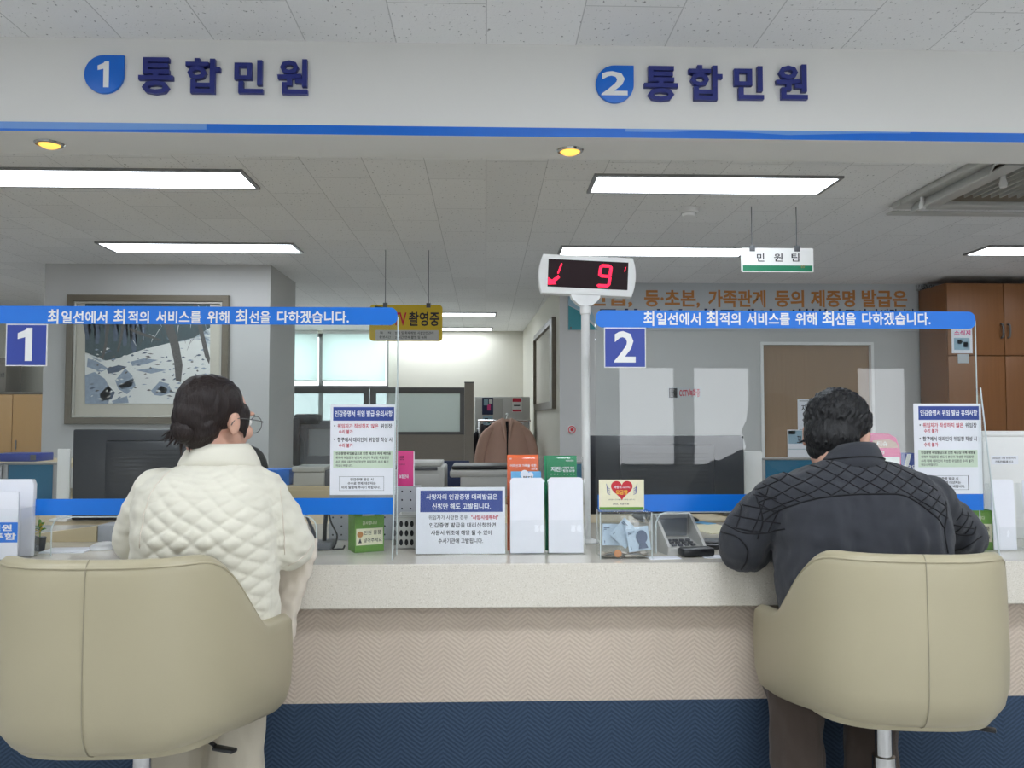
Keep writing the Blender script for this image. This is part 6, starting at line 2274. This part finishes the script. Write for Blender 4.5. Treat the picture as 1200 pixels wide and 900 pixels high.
# jacket
bm = B()
torso(bm, [(541, 226, 294, 2.205, .062), (547, 207, 306, 2.20, .09), (556, 186, 316, 2.20, .12), (570, 168, 323, 2.20, .145), (592, 161, 325, 2.19, .155), (625, 158, 326, 2.18, .16), (665, 162, 326, 2.195, .155), (705, 172, 325, 2.21, .15), (738, 182, 323, 2.22, .145), (752, 186, 321, 2.22, .14)])
limb(bm, [P(188, 577, 2.20), P(164, 608, 2.23), P(163, 641, 2.29), P(182, 636, 2.43), P(203, 634, 2.52)], [.066, .060, .058, .052, .046])
limb(bm, [P(304, 578, 2.20), P(324, 610, 2.24), P(338, 638, 2.29), P(334, 636, 2.40), P(322, 632, 2.53)], [.068, .070, .072, .062, .048])
me = fuse(bm, 0.0045, 9)
x0_, x1_ = X(170, 2.06), X(320, 2.06)


def quilt(co, no):
    back = sstep(0.05, 0.5, -no[:, 1])
    side = sstep(x0_ - .02, x0_ + .03, co[:, 0]) * (1 - sstep(x1_ - .02, x1_ + .015, co[:, 0]))
    w, h = 0.060, 0.044
    u = co[:, 0] + 0.004 * np.sin(co[:, 2] * 61)
    v = co[:, 2] + 0.003 * np.sin(co[:, 0] * 47)
    a, b_ = u / w + v / h, u / w - v / h
    puff = np.sqrt(np.abs(np.sin(PI * a) * np.sin(PI * b_)))
    hi = sstep(Z(615, 2.05), Z(552, 2.05), co[:, 2])
    wr = np.abs(np.sin(co[:, 2] * 150 + 5 * nz(co, 9, 9, 3)))
    amp = 0.0068 * (1 - 0.65 * hi)
    q = puff * amp + 0.0025 * hi * wr
    sl = 0.006 * nz(co, 16, 16, 16) + 0.004 * nz(co, 30, 20, 45)
    return q * back * side + sl * (1 - back * side) + 0.004 * nz(co, 7, 7, 7)


displaced(me, quilt)
tr = tree_of(me)
jk = mesh_obj('jacket', me, M['quilt'], tw)
for ln, yy in (([(194, 549), (181, 575), (174, 605), (170, 640)], 2.08), ([(315, 556), (319, 590), (321, 625), (319, 660)], 2.08), ([(366, 622), (362, 640), (352, 655), (336, 664)], 2.23)):
    bm = B(); surf_lines(bm, tr, [dense(ln, yy)], 0.0014)
    obj('seam', bm, M['tan_cloth'], jk, 180)
# stand collar, higher behind the neck
bm = B()
ca, cb = P(257, 546, 2.20), P(259, 519.5, 2.205)
rings = []
n = 48
for i in range(n):
    a = 2 * PI * i / n
    cx_, sy_ = math.cos(a), math.sin(a)
    dip = 0.018 * max(0, sy_)
    prof = []
    for f, th in ((0, 0.0), (0.35, .006), (.75, .006), (1.0, 0.0), (1.0, -.012), (.5, -.014), (0, -.016)):
        c = ca.lerp(cb, f)
        rx, ry = .112 + (.074 - .112) * f + th, .082 + (.066 - .082) * f + th
        prof.append((c.x + rx * cx_, c.y + ry * sy_, c.z - dip * f - 0.012 * (abs(cx_) ** 2) * (1 - f)))
    rings.append(prof)
skin_rings(bm, rings, cap=False, close=True)
obj('collar', bm, M['quilt'], jk, 180)
# open front of the jacket hanging past her elbow
pts = [(326, 640), (352, 634), (372, 630), (371.5, 646), (365, 672), (355, 698), (350, 712), (346, 728), (344, 762), (316, 762), (318, 700)]
bm = B()
pl = [(P(a, b_, 2.40).x, P(a, b_, 2.40).z) for a, b_ in pts]
prism(bm, pl, 2.37, 2.43, 0.014)
me = fuse(bm, 0.006, 6)
displaced(me, lambda co, no: 0.006 * nz(co, 30, 10, 9) + 0.005 * nz(co, 50, 10, 40))
mesh_obj('front_panel', me, M['tan_cloth'], jk)
# trousers and shoes
bm = B()
torso(bm, [(735, 185, 300, 2.14, .12), (770, 182, 302, 2.14, .13), (800, 185, 300, 2.14, .10)])
for s in 'LR':
    limb(bm, [J['hip' + s], J['kn' + s], Vector(J['kn' + s]) * .6 + Vector(J['an' + s]) * .4 + Vector((0, -.015, 0)), Vector(J['an' + s]) + Vector((0, 0, .02))], [.088, .076, .080, .086])
me = fuse(bm, 0.008, 6)
displaced(me, lambda co, no: 0.012 * nz(co, 14, 14, 8) + 0.005 * nz(co, 40, 40, 16))
mesh_obj('trousers', me, M['cream_cloth'], tw)


def shoe(par, an, toe):
    an, toe = Vector(an), Vector(toe)
    bm = B()
    capsule(bm, Vector((an.x, an.y - .02, .045)), Vector((toe.x, toe.y, .04)), .04, .036)
    ball(bm, Vector((an.x, an.y, .07)), (.042, .05, .04), 3)
    me = fuse(bm, 0.006, 3)
    for v in me.vertices:
        v.co.z = max(v.co.z, 0.004)
    o = mesh_obj('shoe', me, M['shoe'], par)
    return o


for s in 'LR':
    shoe(tw, J['an' + s], J['toe' + s])

# ------------------------------------------------------------------ the man
YMn = 2.29
tm = thing('person', 'person in a charcoal jacket with diamond quilted shoulders, leaning over the counter', 'person', (X(1005, YMn), YMn, 0.53))
hm = Matrix.Rotation(math.radians(-36), 3, 'Z') @ Matrix.Rotation(math.radians(6), 3, 'Y') @ Matrix.Rotation(math.radians(-22), 3, 'X')
hc = P(980, 513, 2.40)
hs = 1.10
J = dict(neck=P(997, 552, 2.30), chest=P(1005, 610, 2.30), pelvis=(X(1012, 2.25), 2.25, 0.64),
         shL=P(917, 585, 2.30), elL=P(868, 640, 2.41), wrL=(X(915, 2.62), 2.63, 0.80), shR=P(1086, 588, 2.30), elR=P(1133, 632, 2.43), wrR=(X(1030, 2.60), 2.60, 0.80),
         hipL=(X(1012, 2.25) - .10, 2.22, 0.615), hipR=(X(1012, 2.25) + .10, 2.22, 0.615), knL=(.905, 2.42, .50), knR=(1.12, 2.42, .50),
         anL=(.905, 2.34, .09), anR=(1.12, 2.34, .09), toeL=(.89, 2.47, .035), toeR=(1.135, 2.47, .035))
b = mesh_obj('body', body_mesh(J, hm, hc, hs, None, 0.5), M['skin'], tm)
face_children(b, hm, hc, hs)
at = lambda p: hc + hm @ (Vector(p) * hs)
bm = B()
ball(bm, at((0, -.026, .044)), (.0835 * hs, .094 * hs, .082 * hs), 4, hm)
ball(bm, at((0, -.058, -.012)), (.072 * hs, .056 * hs, .066 * hs), 4, hm)
ball(bm, at((0, -.052, -.050)), (.060 * hs, .036 * hs, .044 * hs), 4, hm)
ball(bm, at((0, .045, .072)), (.062 * hs, .04 * hs, .035 * hs), 4, hm)
for k in (-1, 1):
    capsule(bm, at((k * .071, .018, .02)), at((k * .074, .016, -.02)), .012, .006)
rnd = random.Random(9)
for k in range(340):
    u, v = rnd.uniform(0, 2 * PI), rnd.uniform(-.35, 1.0)
    q = math.sqrt(max(0, 1 - v * v))
    d = Vector((q * math.cos(u), q * math.sin(u), v))
    if d.y > 0.72 and d.z < 0.5:
        continue
    c0 = Vector((0, -.026, .044)) + Vector((d.x * .0815, d.y * .091, d.z * .080))
    if k % 7 == 0 and d.y < 0.2:
        c0 = Vector((0, -.058, -.012)) + Vector((d.x * .070, -abs(d.y) * .051, -abs(d.z) * .055))
    flow = Vector((d.x * .3, .5 * d.y - .15, -.55 * (1 - v) - .1)) + Vector((rnd.uniform(-.35, .35), rnd.uniform(-.35, .35), rnd.uniform(-.2, .25)))
    flow = (flow - d * flow.dot(d)).normalized()
    a, e = at(c0), at(c0 + flow * .024 + d * rnd.uniform(.0005, .0045))
    tube(bm, [a, a.lerp(e, .5) + (hm @ d) * .003, e], [.0042, .0036, .001], 6)
me = fuse(bm, 0.0026, 2)
displaced(me, lambda co, no: 0.0012 * nz(co, 60, 60, 28) + 0.0014 * nz(co, 150, 150, 60))
mesh_obj('hair', me, M['hair_m'], tm)
# jacket
bm = B()
torso(bm, [(541, 958, 1042, 2.31, .075), (547, 944, 1056, 2.31, .095), (556, 925, 1076, 2.31, .115), (570, 908, 1094, 2.31, .135), (592, 906, 1104, 2.30, .145), (622, 909, 1108, 2.29, .15), (655, 911, 1110, 2.28, .15), (690, 914, 1110, 2.27, .15), (725, 920, 1106, 2.26, .145), (765, 930, 1098, 2.25, .14)], e=2.5)
limb(bm, [P(917, 583, 2.31), P(888, 610, 2.36), P(871, 641, 2.405), P(895, 640, 2.53), P(917, 640, 2.61)], [.070, .074, .070, .050, .044])
limb(bm, [P(1087, 586, 2.31), P(1113, 609, 2.37), P(1132, 633, 2.42), P(1090, 637, 2.53), P(1038, 638, 2.59)], [.068, .064, .061, .048, .044])
me = fuse(bm, 0.0055, 8)
xm = X(1008, 2.05)


def folds(co, no):
    low = 1 - sstep(Z(640, 2.17), Z(575, 2.17), co[:, 2])
    return 0.010 * nz(co, 9, 9, 6, 3.0) + 0.009 * low * nz(co, 26, 14, 7) + 0.006 * nz(co, 30, 30, 26, 8.0)


displaced(me, folds)
tr = tree_of(me)
jk = mesh_obj('jacket', me, M['jacket'], tm)
YQm = 2.17
YSm = 2.31
arch = [(910, 618), (922, 606), (940, 594), (961, 585), (988, 580.5), (1024, 579), (1054, 579.6), (1072, 586.5), (1090, 600), (1108, 619)]
yoke = arch + [(1121, 593), (1112, 578), (1090, 560), (1060, 540), (940, 540), (915, 554), (901, 569)]
slL = [(901, 569), (910, 616), (898, 622.5), (880, 624.6), (865, 622), (848, 611), (858, 594), (880, 575)]
slR = [(1121, 593), (1109, 620), (1126, 627), (1141, 627), (1148, 618), (1138, 600)]
lines = [dense(arch, YQm), dense([(903, 566), (906, 590), (910, 616), (907, 640)], YQm), dense([(1120, 590), (1112, 606), (1108, 622), (1110, 648)], YQm),
         dense(slL[1:6], YSm), dense(slR[1:5], YSm),
         dense([(843, 634), (853, 627), (865, 630), (875, 642), (878, 654), (877, 672)], YSm), dense([(1133, 652), (1144, 637), (1158, 630)], YSm)]
bm = B()
surf_lines(bm, tr, lines, 0.0026)
for poly, sl, stp in ((yoke, 0.62, 14.5), (slL, 3.2, 52.0), (slR, 1.6, 24.0)):
    xs_ = [p[0] for p in poly]
    ys_ = [p[1] for p in poly]
    yq = YQm if poly is yoke else YSm
    for sg in (-1, 1):
        s2 = sl if sg < 0 or poly is yoke else (0.12 if poly is slL else 0.2)
        st2 = stp if sg < 0 or poly is yoke else 14.0
        c0 = min(y - sg * s2 * x for x in (min(xs_), max(xs_)) for y in (min(ys_), max(ys_)))
        c1 = max(y - sg * s2 * x for x in (min(xs_), max(xs_)) for y in (min(ys_), max(ys_)))
        c = c0
        while c < c1:
            run = []
            x = min(xs_)
            dx = 2.0 / math.hypot(1, s2)
            while x <= max(xs_):
                y = c + sg * s2 * x
                if inside(poly, x, y):
                    run.append((P(x, y, yq).x, P(x, y, yq).z))
                elif run:
                    if len(run) > 3:
                        surf_lines(bm, tr, [run], 0.0021)
                    run = []
                x += dx
            if len(run) > 3:
                surf_lines(bm, tr, [run], 0.0021)
            c += st2
obj('piping', bm, M['piping'], jk, 180)
bm = B()
ca, cb = P(998, 548, 2.295), P(1001, 517, 2.305)
rings = []
for i in range(n):
    a = 2 * PI * i / n
    cx_, sy_ = math.cos(a), math.sin(a)
    prof = []
    for f, th in ((0, 0.0), (0.35, .006), (.75, .005), (1.0, 0.0), (1.0, -.012), (.5, -.014), (0, -.016)):
        c = ca.lerp(cb, f)
        rx, ry = .095 + (.058 - .095) * f + th, .078 + (.062 - .078) * f + th
        prof.append((c.x + rx * cx_, c.y + ry * sy_, c.z - 0.03 * max(0, sy_) * f - 0.010 * (abs(cx_) ** 2) * (1 - f) - 0.012 * abs(cx_) ** 3 * f))
    rings.append(prof)
skin_rings(bm, rings, cap=False, close=True)
co_ = obj('collar', bm, M['jacket'], jk, 180)
bm = B()
tube(bm, [ca.lerp(cb, .45) + Vector(((.08 + .006) * math.cos(a), (.072 + .006) * math.sin(a), -0.012 * abs(math.cos(a)) ** 2 + .002)) for a in [PI + PI * k / 24 for k in range(25)]], 0.0018, 5)
obj('stitching', bm, M['piping'], co_, 180)
bm = B()
torso(bm, [(735, 940, 1090, 2.25, .12), (765, 935, 1094, 2.25, .13), (790, 940, 1090, 2.25, .11)])
for s in 'LR':
    limb(bm, [J['hip' + s], J['kn' + s], Vector(J['kn' + s]) * .6 + Vector(J['an' + s]) * .4 + Vector((0, -.01, 0)), Vector(J['an' + s]) + Vector((0, 0, .02))], [.098, .084, .076, .078])
me = fuse(bm, 0.008, 6)
displaced(me, lambda co, no: 0.012 * nz(co, 14, 14, 8, 5.0) + 0.006 * nz(co, 40, 40, 16, 2.0))
mesh_obj('trousers', me, M['trousers'], tm)
for s in 'LR':
    shoe(tm, J['an' + s], J['toe' + s])
